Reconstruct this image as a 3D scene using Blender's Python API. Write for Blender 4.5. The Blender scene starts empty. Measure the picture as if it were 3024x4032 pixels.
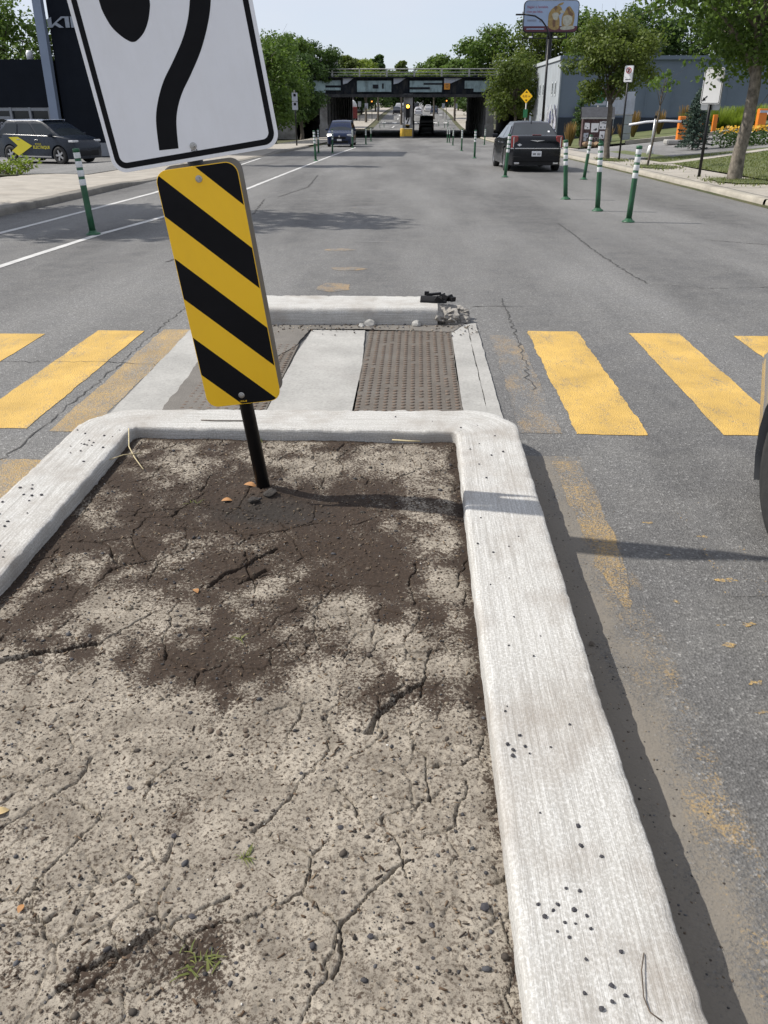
import bpy, bmesh, math, random
import numpy as np
from mathutils import Vector, Matrix, Quaternion

scene = bpy.context.scene
C = scene.collection
RAD = math.radians

# ------------------------------------------------------------------ camera
cam_d = bpy.data.cameras.new('camera')
cam = bpy.data.objects.new('camera', cam_d)
C.objects.link(cam)
cam.location = (0, 0, 1.6)
cam.rotation_euler = (RAD(90 - 26.205), 0, RAD(2.11))
cam_d.sensor_fit = 'VERTICAL'
cam_d.sensor_height = 36
cam_d.lens = 29.132
cam_d.clip_start = 0.05
cam_d.clip_end = 3000
cam_d.dof.use_dof = True
cam_d.dof.focus_distance = 3.1
cam_d.dof.aperture_fstop = 36
scene.camera = cam

# ------------------------------------------------------------------ sky, sun, exposure
SUN_DIR = Vector((1.0, -0.15, -1.07)).normalized()      # the way the light travels
sun_el = math.asin(-SUN_DIR.z)
sun_az = math.atan2(-SUN_DIR.x, -SUN_DIR.y)             # clockwise from +Y
world = bpy.data.worlds.new('World')
scene.world = world
world.use_nodes = True
wn = world.node_tree
bg = wn.nodes['Background']
sky = wn.nodes.new('ShaderNodeTexSky')
sky.sky_type = 'NISHITA'
sky.sun_disc = False
sky.sun_elevation = sun_el
sky.sun_rotation = sun_az
sky.altitude = 50
sky.air_density = 0.8
sky.dust_density = 0.6
sky.ozone_density = 5.0
# a thin even veil of high cloud over the whole sky
w_tc = wn.nodes.new('ShaderNodeTexCoord'); w_mp = wn.nodes.new('ShaderNodeMapping'); w_mp.inputs['Scale'].default_value = (1.2, 1.2, 4.0)
w_no = wn.nodes.new('ShaderNodeTexNoise'); w_no.inputs['Scale'].default_value = 1.6; w_no.inputs['Detail'].default_value = 6
w_rp = wn.nodes.new('ShaderNodeMapRange'); w_rp.inputs['From Min'].default_value = .3; w_rp.inputs['From Max'].default_value = .7; w_rp.inputs['To Min'].default_value = .55; w_rp.inputs['To Max'].default_value = .9
w_mx = wn.nodes.new('ShaderNodeMix'); w_mx.data_type = 'RGBA'; w_mx.inputs[7].default_value = (5.2, 5.35, 5.8, 1)
wn.links.new(w_tc.outputs['Generated'], w_mp.inputs[0]); wn.links.new(w_mp.outputs[0], w_no.inputs['Vector']); wn.links.new(w_no.outputs[0], w_rp.inputs[0])
wn.links.new(w_rp.outputs[0], w_mx.inputs[0]); wn.links.new(sky.outputs[0], w_mx.inputs[6]); wn.links.new(w_mx.outputs[2], bg.inputs[0])
bg.inputs[1].default_value = 0.108

sun_d = bpy.data.lights.new('sun', 'SUN')
sun_d.energy = 3.75
sun_d.angle = RAD(0.53)
sun_d.color = (1.0, 0.95, 0.87)
sun = bpy.data.objects.new('sun', sun_d)
C.objects.link(sun)
sun.location = (-30, 10, 40)
sun.rotation_euler = SUN_DIR.to_track_quat('-Z', 'Y').to_euler()

scene.view_settings.view_transform = 'Standard'
scene.view_settings.look = 'None'
scene.view_settings.exposure = 0.48
scene.view_settings.gamma = 1.0
scene.view_settings.use_curve_mapping = False
scene.render.engine = 'CYCLES'
scene.cycles.max_bounces = 5
scene.cycles.diffuse_bounces = 3
scene.cycles.glossy_bounces = 2
scene.cycles.transmission_bounces = 3
scene.cycles.transparent_max_bounces = 12

rng = random.Random(7)
NR = np.random.RandomState(11)

# ------------------------------------------------------------------ terrain profile
PTS = [(-60, 0), (6, 0), (14, -.13), (25, -.30), (40, -.57), (52, -.82), (75, -1.33), (100, -1.72), (125, -1.98),
       (141, -1.98), (160, -1.7), (200, -.7), (260, .2), (400, .9), (900, 1.5)]
def _sl(i):
    (x0, y0), (x1, y1) = PTS[i], PTS[i + 1]
    return (y1 - y0) / (x1 - x0)
def road_z(y):
    if y <= PTS[0][0]: return 0.0
    for i in range(len(PTS) - 1):
        if y <= PTS[i + 1][0]:
            h = PTS[i + 1][0] - PTS[i][0]; t = (y - PTS[i][0]) / h
            d = _sl(i); a = _sl(i - 1) if i else d; b = _sl(i + 1) if i + 2 < len(PTS) else d
            m0 = 0 if a * d <= 0 else 2 * a * d / (a + d)
            m1 = 0 if b * d <= 0 else 2 * b * d / (b + d)
            return (PTS[i][1] * (2 * t**3 - 3 * t * t + 1) + h * m0 * (t**3 - 2 * t * t + t)
                    + PTS[i + 1][1] * (-2 * t**3 + 3 * t * t) + h * m1 * (t**3 - t * t))
    return PTS[-1][1]
def smooth(a, b, t):
    t = min(1, max(0, (t - a) / (b - a)))
    return t * t * (3 - 2 * t)
def ground_z(x, y):
    """height of the land beside the road"""
    z = road_z(y)
    if x > 6.6:
        k = 1 - smooth(75, 95, y)
        z += .13 + (.075 + .03 * smooth(45, 70, y)) * min(15, max(0, x - 9.2)) * k
    elif x < -7.2:
        apron = smooth(21, 24.5, y) * (1 - smooth(44, 48, y))
        z += .11 - .085 * apron * (1 - smooth(8.2, 10.5, -x)) - .22 * smooth(9.5, 13.5, -x) * smooth(20, 32, y)
    return z

# ------------------------------------------------------------------ object helpers
def tag(o, label=None, cat=None, group=None, kind=None):
    if label: o['label'] = label
    if cat: o['category'] = cat
    if group: o['group'] = group
    if kind: o['kind'] = kind
    return o
def empty(name, loc=(0, 0, 0), rot=(0, 0, 0), label=None, cat=None, group=None, parent=None):
    o = bpy.data.objects.new(name, None)
    o.empty_display_size = .2
    C.objects.link(o)
    o.location = loc; o.rotation_euler = rot
    if parent: o.parent = parent
    tag(o, label, cat, group)
    return o
def link(name, me, parent=None):
    o = bpy.data.objects.new(name, me)
    C.objects.link(o)
    if parent: o.parent = parent
    return o
def copy_tree(o, parent=None):
    c = o.copy(); C.objects.link(c); c.parent = parent
    for ch in list(o.children): copy_tree(ch, c)
    return c

class MB:
    """collects shapes and links them as one mesh object"""
    def __init__(s): s.v = []; s.f = []
    def add(s, vs, fs):
        n = len(s.v); s.v += [tuple(p) for p in vs]; s.f += [tuple(i + n for i in f) for f in fs]; return s
    def box(s, c, d, rot=None):
        x, y, z = d[0] / 2, d[1] / 2, d[2] / 2
        vs = [Vector(p) for p in ((-x,-y,-z),(x,-y,-z),(x,y,-z),(-x,y,-z),(-x,-y,z),(x,-y,z),(x,y,z),(-x,y,z))]
        if rot is not None: vs = [rot @ p for p in vs]
        return s.add([p + Vector(c) for p in vs], [(0,3,2,1),(4,5,6,7),(0,1,5,4),(1,2,6,5),(2,3,7,6),(3,0,4,7)])
    def tube(s, pts, rad, n=8, caps=True):
        pts = [Vector(p) for p in pts]
        if not isinstance(rad, (list, tuple)): rad = [rad] * len(pts)
        vs = []; fs = []
        up = None
        for i, p in enumerate(pts):
            d = (pts[min(i + 1, len(pts) - 1)] - pts[max(i - 1, 0)])
            if d.length < 1e-9: d = Vector((0, 0, 1))
            d.normalize()
            if up is None:
                up = d.orthogonal().normalized()
            else:
                up = (up - d * up.dot(d))
                up = up.normalized() if up.length > 1e-6 else d.orthogonal().normalized()
            sd = d.cross(up)
            for k in range(n):
                a = 2 * math.pi * k / n
                vs.append(p + (up * math.cos(a) + sd * math.sin(a)) * rad[i])
        for i in range(len(pts) - 1):
            for k in range(n):
                k2 = (k + 1) % n
                fs.append((i*n + k, i*n + k2, (i+1)*n + k2, (i+1)*n + k))
        if caps:
            fs.append(tuple(reversed(range(n))))
            fs.append(tuple((len(pts) - 1) * n + k for k in range(n)))
        return s.add(vs, fs)
    def lathe(s, prof, n=16, c=(0, 0, 0), axis='z', caps=True):
        vs = []; fs = []
        for r, h in prof:
            for k in range(n):
                a = 2 * math.pi * k / n
                p = (r * math.cos(a), r * math.sin(a), h)
                if axis == 'y': p = (p[0], p[2], p[1])
                if axis == 'x': p = (p[2], p[0], p[1])
                vs.append((p[0] + c[0], p[1] + c[1], p[2] + c[2]))
        for i in range(len(prof) - 1):
            for k in range(n):
                k2 = (k + 1) % n
                fs.append((i*n + k, i*n + k2, (i+1)*n + k2, (i+1)*n + k))
        if caps: fs.append(tuple(reversed(range(n)))); fs.append(tuple((len(prof) - 1) * n + k for k in range(n)))
        return s.add(vs, fs)
    def prism(s, pts, d0, d1, axis='y'):
        """pts is an outline in the two other axes, extruded from d0 to d1"""
        def P(a, b, d): return (a, d, b) if axis == 'y' else ((a, b, d) if axis == 'z' else (d, a, b))
        n = len(pts)
        vs = [P(a, b, d0) for a, b in pts] + [P(a, b, d1) for a, b in pts]
        fs = [tuple(range(n)), tuple(reversed(range(n, 2 * n)))]
        for i in range(n):
            j = (i + 1) % n
            fs.append((i, i + n, j + n, j))
        return s.add(vs, fs)
    def poly(s, pts): return s.add(pts, [tuple(range(len(pts)))])
    def mesh(s, name, m, smooth=False, fix=True):
        me = bpy.data.meshes.new(name)
        me.from_pydata(s.v, [], s.f)
        if fix:
            b = bmesh.new(); b.from_mesh(me)
            bmesh.ops.recalc_face_normals(b, faces=b.faces)
            b.to_mesh(me); b.free()
        if m: me.materials.append(m)
        if smooth:
            me.shade_smooth()
        return me
    def build(s, name, m, parent=None, smooth=False, bevel=0, fix=True, seg=2):
        o = link(name, s.mesh(name, m, smooth, fix), parent)
        if bevel:
            md = o.modifiers.new('bevel', 'BEVEL'); md.width = bevel; md.segments = seg; md.limit_method = 'ANGLE'
            md.angle_limit = RAD(40)
        return o

def np_mesh(name, V, F, m=None, smooth=False):
    """V (n,3) float, F (m,k) int, k the same for all faces"""
    me = bpy.data.meshes.new(name)
    n, k = F.shape
    me.vertices.add(len(V)); me.vertices.foreach_set('co', np.asarray(V, np.float32).ravel())
    me.loops.add(n * k); me.loops.foreach_set('vertex_index', np.asarray(F, np.int32).ravel())
    me.polygons.add(n)
    me.polygons.foreach_set('loop_start', np.arange(0, n * k, k, dtype=np.int32))
    me.polygons.foreach_set('loop_total', np.full(n, k, dtype=np.int32))
    me.update(calc_edges=True)
    if smooth: me.shade_smooth()
    if m: me.materials.append(m)
    return me
def set_attr(me, name, arr4):
    a = me.color_attributes.new(name, 'FLOAT_COLOR', 'POINT')
    a.data.foreach_set('color', np.asarray(arr4, np.float32).ravel())

_tab = NR.rand(64, 256, 256).astype(np.float32)
def vnoise(x, y, seed=0):
    t = _tab[seed % 64]
    xi = np.floor(x).astype(int); yi = np.floor(y).astype(int)
    fx = x - xi; fy = y - yi
    fx = fx * fx * (3 - 2 * fx); fy = fy * fy * (3 - 2 * fy)
    a = t[xi % 256, yi % 256]; b = t[(xi + 1) % 256, yi % 256]
    c = t[xi % 256, (yi + 1) % 256]; d = t[(xi + 1) % 256, (yi + 1) % 256]
    return (a * (1 - fx) + b * fx) * (1 - fy) + (c * (1 - fx) + d * fx) * fy
def fbm(x, y, o=4, seed=0):
    s = 0; a = .5; tot = 0
    for i in range(o):
        s = s + a * vnoise(x * 2**i + 17.3 * i, y * 2**i + 5.1 * i, seed + i); tot += a; a *= .5
    return s / tot
def voro(x, y, cell, seed=0, jit=.9):
    """F1, F2 and the random value of the nearest cell"""
    r1 = _tab[seed % 64]; r2 = _tab[(seed + 1) % 64]; r3 = _tab[(seed + 2) % 64]
    gx = x / cell; gy = y / cell
    xi = np.floor(gx).astype(int); yi = np.floor(gy).astype(int)
    F1 = np.full(x.shape, 9., np.float32); F2 = F1.copy(); ID = np.zeros(x.shape, np.float32)
    for dx in (-1, 0, 1):
        for dy in (-1, 0, 1):
            cx = xi + dx; cy = yi + dy
            px = cx + .5 + jit * (r1[cx % 256, cy % 256] - .5); py = cy + .5 + jit * (r2[cx % 256, cy % 256] - .5)
            d = np.hypot(gx - px, gy - py)
            near = d < F1
            F2 = np.where(near, F1, np.minimum(F2, d))
            ID = np.where(near, r3[cx % 256, cy % 256], ID)
            F1 = np.where(near, d, F1)
    return F1 * cell, F2 * cell, ID
# ------------------------------------------------------------------ materials
def nodes_of(name):
    m = bpy.data.materials.new(name); m.use_nodes = True
    nt = m.node_tree
    return m, nt, nt.nodes['Principled BSDF']
def N(nt, t, **k):
    n = nt.nodes.new(t)
    for a, v in k.items():
        if a in n.inputs.keys() if isinstance(a, str) and not hasattr(n, a) else False: n.inputs[a].default_value = v
        else: setattr(n, a, v)
    return n
def coords(nt, scale=(1, 1, 1), kind='Object'):
    tc = nt.nodes.new('ShaderNodeTexCoord'); mp = nt.nodes.new('ShaderNodeMapping')
    mp.inputs['Scale'].default_value = scale
    nt.links.new(tc.outputs[kind], mp.inputs['Vector'])
    return mp.outputs[0]
def noise(nt, vec, scale, detail=4, rough=.6):
    n = nt.nodes.new('ShaderNodeTexNoise')
    n.inputs['Scale'].default_value = scale; n.inputs['Detail'].default_value = detail
    n.inputs['Roughness'].default_value = rough
    if vec: nt.links.new(vec, n.inputs['Vector'])
    return n.outputs[0]
def ramp(nt, fac, stops):
    r = nt.nodes.new('ShaderNodeValToRGB')
    e = r.color_ramp.elements
    while len(e) < len(stops): e.new(.5)
    for i, (p, c) in enumerate(stops):
        e[i].position = p
        e[i].color = (c, c, c, 1) if isinstance(c, (int, float)) else (*c[:3], 1)
    nt.links.new(fac, r.inputs[0])
    return r.outputs[0]
def mix(nt, fac, a, b, mode='MIX'):
    n = nt.nodes.new('ShaderNodeMix'); n.data_type = 'RGBA'; n.blend_type = mode
    for sock, val in ((n.inputs[0], fac), (n.inputs[6], a), (n.inputs[7], b)):
        if isinstance(val, (int, float)): sock.default_value = val
        elif isinstance(val, (tuple, list)): sock.default_value = (*val[:3], 1)
        else: nt.links.new(val, sock)
    return n.outputs[2]
def math_(nt, op, a, b=None):
    n = nt.nodes.new('ShaderNodeMath'); n.operation = op
    for sock, val in ((n.inputs[0], a), (n.inputs[1], b)):
        if val is None: continue
        if isinstance(val, (int, float)): sock.default_value = val
        else: nt.links.new(val, sock)
    return n.outputs[0]
def bump(nt, bs, h, strength=.3, dist=.01):
    b = nt.nodes.new('ShaderNodeBump'); b.inputs['Strength'].default_value = strength; b.inputs['Distance'].default_value = dist
    nt.links.new(h, b.inputs['Height']); nt.links.new(b.outputs[0], bs.inputs['Normal'])

def mat(name, col, rough=.6, metal=0, var=.12, scale=6, bmp=0, bscale=60, spec=None, emit=None, dirt=None, dirt_amt=0, coat=0):
    """plain painted / plastic / metal surface with slight mottling"""
    m, nt, bs = nodes_of(name)
    vec = coords(nt)
    n1 = noise(nt, vec, scale, 5)
    lo = tuple(c * (1 - var) for c in col); hi = tuple(min(1, c * (1 + var)) for c in col)
    c = mix(nt, ramp(nt, n1, [(.3, 0.), (.7, 1.)]), lo, hi)
    if dirt:
        d = noise(nt, coords(nt, (1, 1, .35)), scale * 1.7, 6, .7)
        c = mix(nt, math_(nt, 'MULTIPLY', ramp(nt, d, [(.48, 0.), (.68, 1.)]), dirt_amt), c, dirt)
    nt.links.new(c, bs.inputs['Base Color'])
    rr = ramp(nt, noise(nt, vec, scale * 3, 3), [(.3, max(0.02, rough - .07)), (.7, min(1, rough + .07))])
    nt.links.new(rr, bs.inputs['Roughness'])
    bs.inputs['Metallic'].default_value = metal
    if spec is not None: bs.inputs['Specular IOR Level'].default_value = spec
    if coat: bs.inputs['Coat Weight'].default_value = coat; bs.inputs['Coat Roughness'].default_value = .04
    if bmp: bump(nt, bs, noise(nt, vec, bscale, 4), bmp, .01)
    if emit:
        bs.inputs['Emission Color'].default_value = (*emit[0], 1); bs.inputs['Emission Strength'].default_value = emit[1]
    return m

def asphalt_color(nt, base=.150):
    vec = coords(nt)
    big = noise(nt, coords(nt, (1, .16, 1)), .55, 5, .6)
    mid = noise(nt, vec, 3.2, 6, .65)
    fine = noise(nt, vec, 95, 3, .7)
    vo = nt.nodes.new('ShaderNodeTexVoronoi'); vo.inputs['Scale'].default_value = 125
    nt.links.new(vec, vo.inputs['Vector'])
    b = base
    c = mix(nt, ramp(nt, big, [(.37, 0.), (.62, 1.)]), (b*.66, b*.65, b*.645), (b*1.28, b*1.265, b*1.235))
    c = mix(nt, ramp(nt, mid, [(.38, 0.), (.68, .45)]), c, (b*1.3, b*1.27, b*1.2))
    st = nt.nodes.new('ShaderNodeSeparateColor'); nt.links.new(vo.outputs['Color'], st.inputs[0])
    c = mix(nt, .85, c, ramp(nt, st.outputs[0], [(0., .62), (.35, .88), (.75, 1.05), (.92, 1.3), (1., 2.0)]), 'MULTIPLY')
    c = mix(nt, .55, c, ramp(nt, fine, [(.3, .62), (.7, 1.35)]), 'MULTIPLY')
    return c, fine, vo.outputs['Distance']
def asphalt(name, base=.135):
    m, nt, bs = nodes_of(name)
    c, fine, d = asphalt_color(nt, base)
    nt.links.new(c, bs.inputs['Base Color'])
    bs.inputs['Roughness'].default_value = .82
    bs.inputs['Specular IOR Level'].default_value = .35
    bump(nt, bs, math_(nt, 'ADD', fine, math_(nt, 'MULTIPLY', d, 20)), .32, .0022)
    return m
def road_paint(name, col, wear, soft=.06, blot=.5):
    """paint that has worn through to the stones of the asphalt"""
    m, nt, bs = nodes_of(name)
    ac, fine, d = asphalt_color(nt)
    vec = coords(nt)
    n1 = noise(nt, coords(nt, (1.4, .5, 1)), 3.6, 7, .74); n2 = noise(nt, vec, 85, 3, .75)
    w = math_(nt, 'ADD', math_(nt, 'MULTIPLY', n1, blot), math_(nt, 'MULTIPLY', n2, 1 - blot))
    mask = ramp(nt, w, [(max(0, wear - soft), 0.), (min(1, wear + soft), 1.)])
    pc = mix(nt, ramp(nt, noise(nt, vec, 2.5, 5), [(.3, 0.), (.7, 1.)]), tuple(c*.78 for c in col), tuple(min(1, c*1.15) for c in col))
    pc = mix(nt, ramp(nt, noise(nt, vec, 140, 2), [(.58, 0.), (.72, .45)]), pc, tuple(c*.35 for c in col))
    nt.links.new(mix(nt, mask, ac, pc), bs.inputs['Base Color'])
    bs.inputs['Roughness'].default_value = .75
    bump(nt, bs, math_(nt, 'ADD', math_(nt, 'ADD', fine, math_(nt, 'MULTIPLY', d, 20)), math_(nt, 'MULTIPLY', mask, .2)), .30, .0022)
    return m
def concrete(name, col=(.52, .5, .46), speck=.4, scale=1.0, stain=(.22, .19, .16), stain_amt=.5, bmp=.25):
    m, nt, bs = nodes_of(name)
    vec = coords(nt, (scale, scale, scale))
    n1 = noise(nt, vec, 2.2, 7, .62); n2 = noise(nt, vec, 60, 4, .7); n3 = noise(nt, vec, 220, 2, .6)
    c = mix(nt, ramp(nt, n1, [(.32, 0.), (.68, 1.)]), tuple(x*.8 for x in col), tuple(min(1, x*1.14) for x in col))
    c = mix(nt, speck, c, ramp(nt, n2, [(.3, .55), (.5, 1.), (.72, 1.3)]), 'MULTIPLY')
    c = mix(nt, math_(nt, 'MULTIPLY', ramp(nt, noise(nt, vec, .9, 6, .7), [(.5, 0.), (.66, 1.)]), stain_amt), c, stain)
    nt.links.new(c, bs.inputs['Base Color'])
    bs.inputs['Roughness'].default_value = .88
    bump(nt, bs, math_(nt, 'ADD', n2, math_(nt, 'MULTIPLY', n3, .6)), bmp, .006)
    return m
def kerb_paint(name):
    """broomed white kerb: streaks run along the length (UV x = along, y = across, metres)"""
    m, nt, bs = nodes_of(name)
    uv = coords(nt, (1, 1, 1), 'UV')
    st = noise(nt, coords(nt, (2.2, 120, 1), 'UV'), 1.0, 6, .8)
    st2 = noise(nt, coords(nt, (9, 320, 1), 'UV'), 1.0, 3, .7)
    big = noise(nt, uv, 2.6, 6, .65); sp = noise(nt, uv, 120, 4, .75); mid = noise(nt, uv, 22, 5, .7)
    c = mix(nt, ramp(nt, st, [(.33, 0.), (.60, 1.)]), (.335, .322, .298), (.445, .435, .408))
    c = mix(nt, .4, c, ramp(nt, st2, [(.3, .72), (.65, 1.12)]), 'MULTIPLY')
    c = mix(nt, ramp(nt, math_(nt, 'ADD', math_(nt, 'MULTIPLY', sp, .6), math_(nt, 'MULTIPLY', st, .4)), [(.47, 0.), (.58, .95)]), c, (.60, .595, .575))
    c = mix(nt, math_(nt, 'MULTIPLY', ramp(nt, big, [(.46, 0.), (.64, 1.)]), .55), c, (.25, .215, .18))
    c = mix(nt, ramp(nt, mid, [(.66, 0.), (.74, .7)]), c, (.16, .135, .115))
    nt.links.new(c, bs.inputs['Base Color'])
    bs.inputs['Roughness'].default_value = .8
    h = math_(nt, 'ADD', math_(nt, 'MULTIPLY', st2, .9), math_(nt, 'ADD', sp, math_(nt, 'MULTIPLY', mid, .8)))
    bump(nt, bs, h, .55, .004)
    return m
def soil_mat(name):
    m, nt, bs = nodes_of(name)
    at = nt.nodes.new('ShaderNodeVertexColor'); at.layer_name = 'mix'
    sp = nt.nodes.new('ShaderNodeSeparateColor'); nt.links.new(at.outputs[0], sp.inputs[0])
    vec = coords(nt)
    f1 = noise(nt, vec, 105, 5, .78); f2 = noise(nt, vec, 300, 3, .7); f3 = noise(nt, vec, 9, 5, .6)
    light = mix(nt, ramp(nt, f3, [(.35, 0.), (.65, 1.)]), (.225, .197, .160), (.395, .352, .290))
    light = mix(nt, ramp(nt, f1, [(.485, 0.), (.60, .92)]), light, (.085, .066, .050))
    light = mix(nt, ramp(nt, f2, [(.58, 0.), (.68, .75)]), light, (.06, .047, .037))
    dark = mix(nt, ramp(nt, f1, [(.35, 0.), (.7, 1.)]), (.027, .019, .014), (.066, .046, .033))
    dark = mix(nt, ramp(nt, f2, [(.66, 0.), (.74, .7)]), dark, (.20, .16, .125))
    w = math_(nt, 'ADD', sp.outputs[0], math_(nt, 'MULTIPLY', math_(nt, 'SUBTRACT', f1, .5), 2.3))
    c = mix(nt, ramp(nt, w, [(.34, 0.), (.64, 1.)]), light, dark)
    c = mix(nt, sp.outputs[2], c, (.034, .031, .028))
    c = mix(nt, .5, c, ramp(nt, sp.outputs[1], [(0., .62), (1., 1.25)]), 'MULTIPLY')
    nt.links.new(c, bs.inputs['Base Color'])
    bs.inputs['Roughness'].default_value = .9
    bs.inputs['Specular IOR Level'].default_value = .25
    bump(nt, bs, math_(nt, 'ADD', f1, math_(nt, 'MULTIPLY', f2, .7)), .55, .004)
    return m
def attr_mat(name, rough=.8, bmp=0, bscale=80, spec=.3):
    """colour comes from the per-piece attribute 'mix'"""
    m, nt, bs = nodes_of(name)
    at = nt.nodes.new('ShaderNodeVertexColor'); at.layer_name = 'mix'
    nt.links.new(at.outputs[0], bs.inputs['Base Color'])
    bs.inputs['Roughness'].default_value = rough
    bs.inputs['Specular IOR Level'].default_value = spec
    if bmp: bump(nt, bs, noise(nt, coords(nt), bscale, 4), bmp, .005)
    return m
def leaf_mat(name, a, b, trans=.42):
    a = (a[0] * 1.65, a[1] * 1.55, a[2] * 1.4); b = (b[0] * 1.65, b[1] * 1.55, b[2] * 1.4)
    m, nt, bs = nodes_of(name)
    at = nt.nodes.new('ShaderNodeVertexColor'); at.layer_name = 'mix'
    sp = nt.nodes.new('ShaderNodeSeparateColor'); nt.links.new(at.outputs[0], sp.inputs[0])
    c = mix(nt, sp.outputs[0], a, b)
    nt.links.new(c, bs.inputs['Base Color'])
    bs.inputs['Roughness'].default_value = .55
    bs.inputs['Specular IOR Level'].default_value = .3
    tr = nt.nodes.new('ShaderNodeBsdfTranslucent')
    nt.links.new(mix(nt, .5, c, (a[0]*2.2, a[1]*2.0, a[2]*.8)), tr.inputs[0])
    mx = nt.nodes.new('ShaderNodeMixShader'); mx.inputs[0].default_value = trans
    nt.links.new(bs.outputs[0], mx.inputs[1]); nt.links.new(tr.outputs[0], mx.inputs[2])
    nt.links.new(mx.outputs[0], nt.nodes['Material Output'].inputs[0])
    return m
def lawn_mat(name, a=(.075, .10, .03), b=(.14, .15, .06)):
    m, nt, bs = nodes_of(name)
    vec = coords(nt)
    n1 = noise(nt, vec, .8, 6, .65); n2 = noise(nt, vec, 28, 4, .8)
    c = mix(nt, ramp(nt, n1, [(.35, 0.), (.65, 1.)]), a, b)
    c = mix(nt, .7, c, ramp(nt, n2, [(.3, .45), (.7, 1.5)]), 'MULTIPLY')
    nt.links.new(c, bs.inputs['Base Color']); bs.inputs['Roughness'].default_value = .9
    bump(nt, bs, n2, .8, .03)
    return m
def brick_wall(name, c1, c2, mortar, scale=6):
    m, nt, bs = nodes_of(name)
    vec = coords(nt)
    br = nt.nodes.new('ShaderNodeTexBrick'); br.inputs['Scale'].default_value = scale
    br.inputs['Color1'].default_value = (*c1, 1); br.inputs['Color2'].default_value = (*c2, 1); br.inputs['Mortar'].default_value = (*mortar, 1)
    nt.links.new(vec, br.inputs['Vector']); nt.links.new(br.outputs[0], bs.inputs['Base Color'])
    bs.inputs['Roughness'].default_value = .85
    return m
def glass_mat(name, col=(.02, .025, .03), rough=.06):
    m, nt, bs = nodes_of(name)
    vec = coords(nt)
    c = mix(nt, noise(nt, vec, 1.5, 3), tuple(x*.6 for x in col), tuple(x*1.5 for x in col))
    nt.links.new(c, bs.inputs['Base Color'])
    bs.inputs['Roughness'].default_value = rough
    bs.inputs['Specular IOR Level'].default_value = .4
    return m

M = {}
M['asphalt'] = asphalt('asphalt', .150)
M['asphalt_lot'] = asphalt('asphalt lot', .19)
M['yellow_fresh'] = road_paint('yellow road paint', (.56, .36, .09), .42, .06, .5)
M['yellow_worn'] = road_paint('yellow road paint, worn', (.43, .285, .10), .50, .08, .4)
M['yellow_faint'] = road_paint('yellow road paint, nearly gone', (.42, .265, .085), .60, .11, .6)
M['yellow_flecks'] = road_paint('yellow road paint, flecks', (.50, .30, .06), .605, .03, .55)
M['orange_flecks'] = road_paint('orange road paint, flecks', (.45, .25, .07), .66, .07, .7)
M['white_line'] = road_paint('white road paint', (.56, .555, .54), .37, .05, .4)
def dust_mat(name, x0, x1, col=(.235, .20, .155)):
    """fine silt washed against the kerb, thinning out onto the asphalt between x0 and x1"""
    m, nt, bs = nodes_of(name)
    ac, fine, d = asphalt_color(nt)
    vec = coords(nt)
    sp = nt.nodes.new('ShaderNodeSeparateXYZ'); nt.links.new(vec, sp.inputs[0])
    mr = nt.nodes.new('ShaderNodeMapRange'); mr.inputs[1].default_value = x0; mr.inputs[2].default_value = x1; mr.inputs[3].default_value = 1; mr.inputs[4].default_value = 0
    nt.links.new(sp.outputs[0], mr.inputs[0])
    n1 = noise(nt, coords(nt, (1, .5, 1)), 5, 6, .7); n2 = noise(nt, vec, 110, 3, .7)
    w = math_(nt, 'ADD', mr.outputs[0], math_(nt, 'ADD', math_(nt, 'MULTIPLY', math_(nt, 'SUBTRACT', n1, .5), 1.3), math_(nt, 'MULTIPLY', math_(nt, 'SUBTRACT', n2, .5), 1.2)))
    mask = ramp(nt, w, [(.42, 0.), (.75, .92)])
    yl = ramp(nt, math_(nt, 'ADD', math_(nt, 'MULTIPLY', noise(nt, coords(nt, (1, .6, 1)), 6, 6, .75), .6), math_(nt, 'MULTIPLY', n2, .4)), [(.52, 0.), (.62, .5)])
    band = nt.nodes.new('ShaderNodeMapRange'); band.interpolation_type = 'SMOOTHSTEP'; band.inputs[1].default_value = .09; band.inputs[2].default_value = .05
    nt.links.new(math_(nt, 'ABSOLUTE', math_(nt, 'SUBTRACT', sp.outputs[0], .775)), band.inputs[0])
    base = mix(nt, mask, ac, mix(nt, n1, tuple(c * .85 for c in col), tuple(c * 1.15 for c in col)))
    c = mix(nt, math_(nt, 'MULTIPLY', yl, band.outputs[0]), base, (.44, .28, .085))
    nt.links.new(c, bs.inputs['Base Color']); bs.inputs['Roughness'].default_value = .9
    bump(nt, bs, math_(nt, 'ADD', fine, math_(nt, 'MULTIPLY', d, math_(nt, 'MULTIPLY', math_(nt, 'SUBTRACT', 1.0, mask), 20))), .3, .0022)
    return m
M['gutter_dust'] = dust_mat('gutter silt', .55, .98, (.178, .159, .133))
M['kerb'] = kerb_paint('white broomed kerb')
M['slab'] = concrete('pale slab concrete', (.345, .338, .318), .45, 1, (.26, .24, .22), .35, .35)
M['sidewalk'] = concrete('sidewalk concrete', (.36, .33, .285), .35, 1, (.30, .26, .21), .4)
M['kerb_street'] = concrete('street kerb concrete', (.36, .33, .275), .5, 1, (.2, .18, .15), .6)
M['old_concrete'] = concrete('old grey concrete', (.22, .22, .22), .5, .5, (.07, .07, .07), .6)
M['rubble'] = concrete('broken concrete', (.33, .31, .28), .8, 2, (.1, .09, .08), .6, .8)
M['soil'] = soil_mat('cracked garden soil')
M['grit'] = attr_mat('stones', .85, .3, 150)
M['chips'] = attr_mat('bark chips', .9)
M['crack'] = mat('tarry crack', (.055, .053, .051), .9, 0, .3, 30)
M['black_steel'] = mat('black painted steel', (.008, .008, .009), .42, 0, .25, 40, spec=.35)
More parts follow.
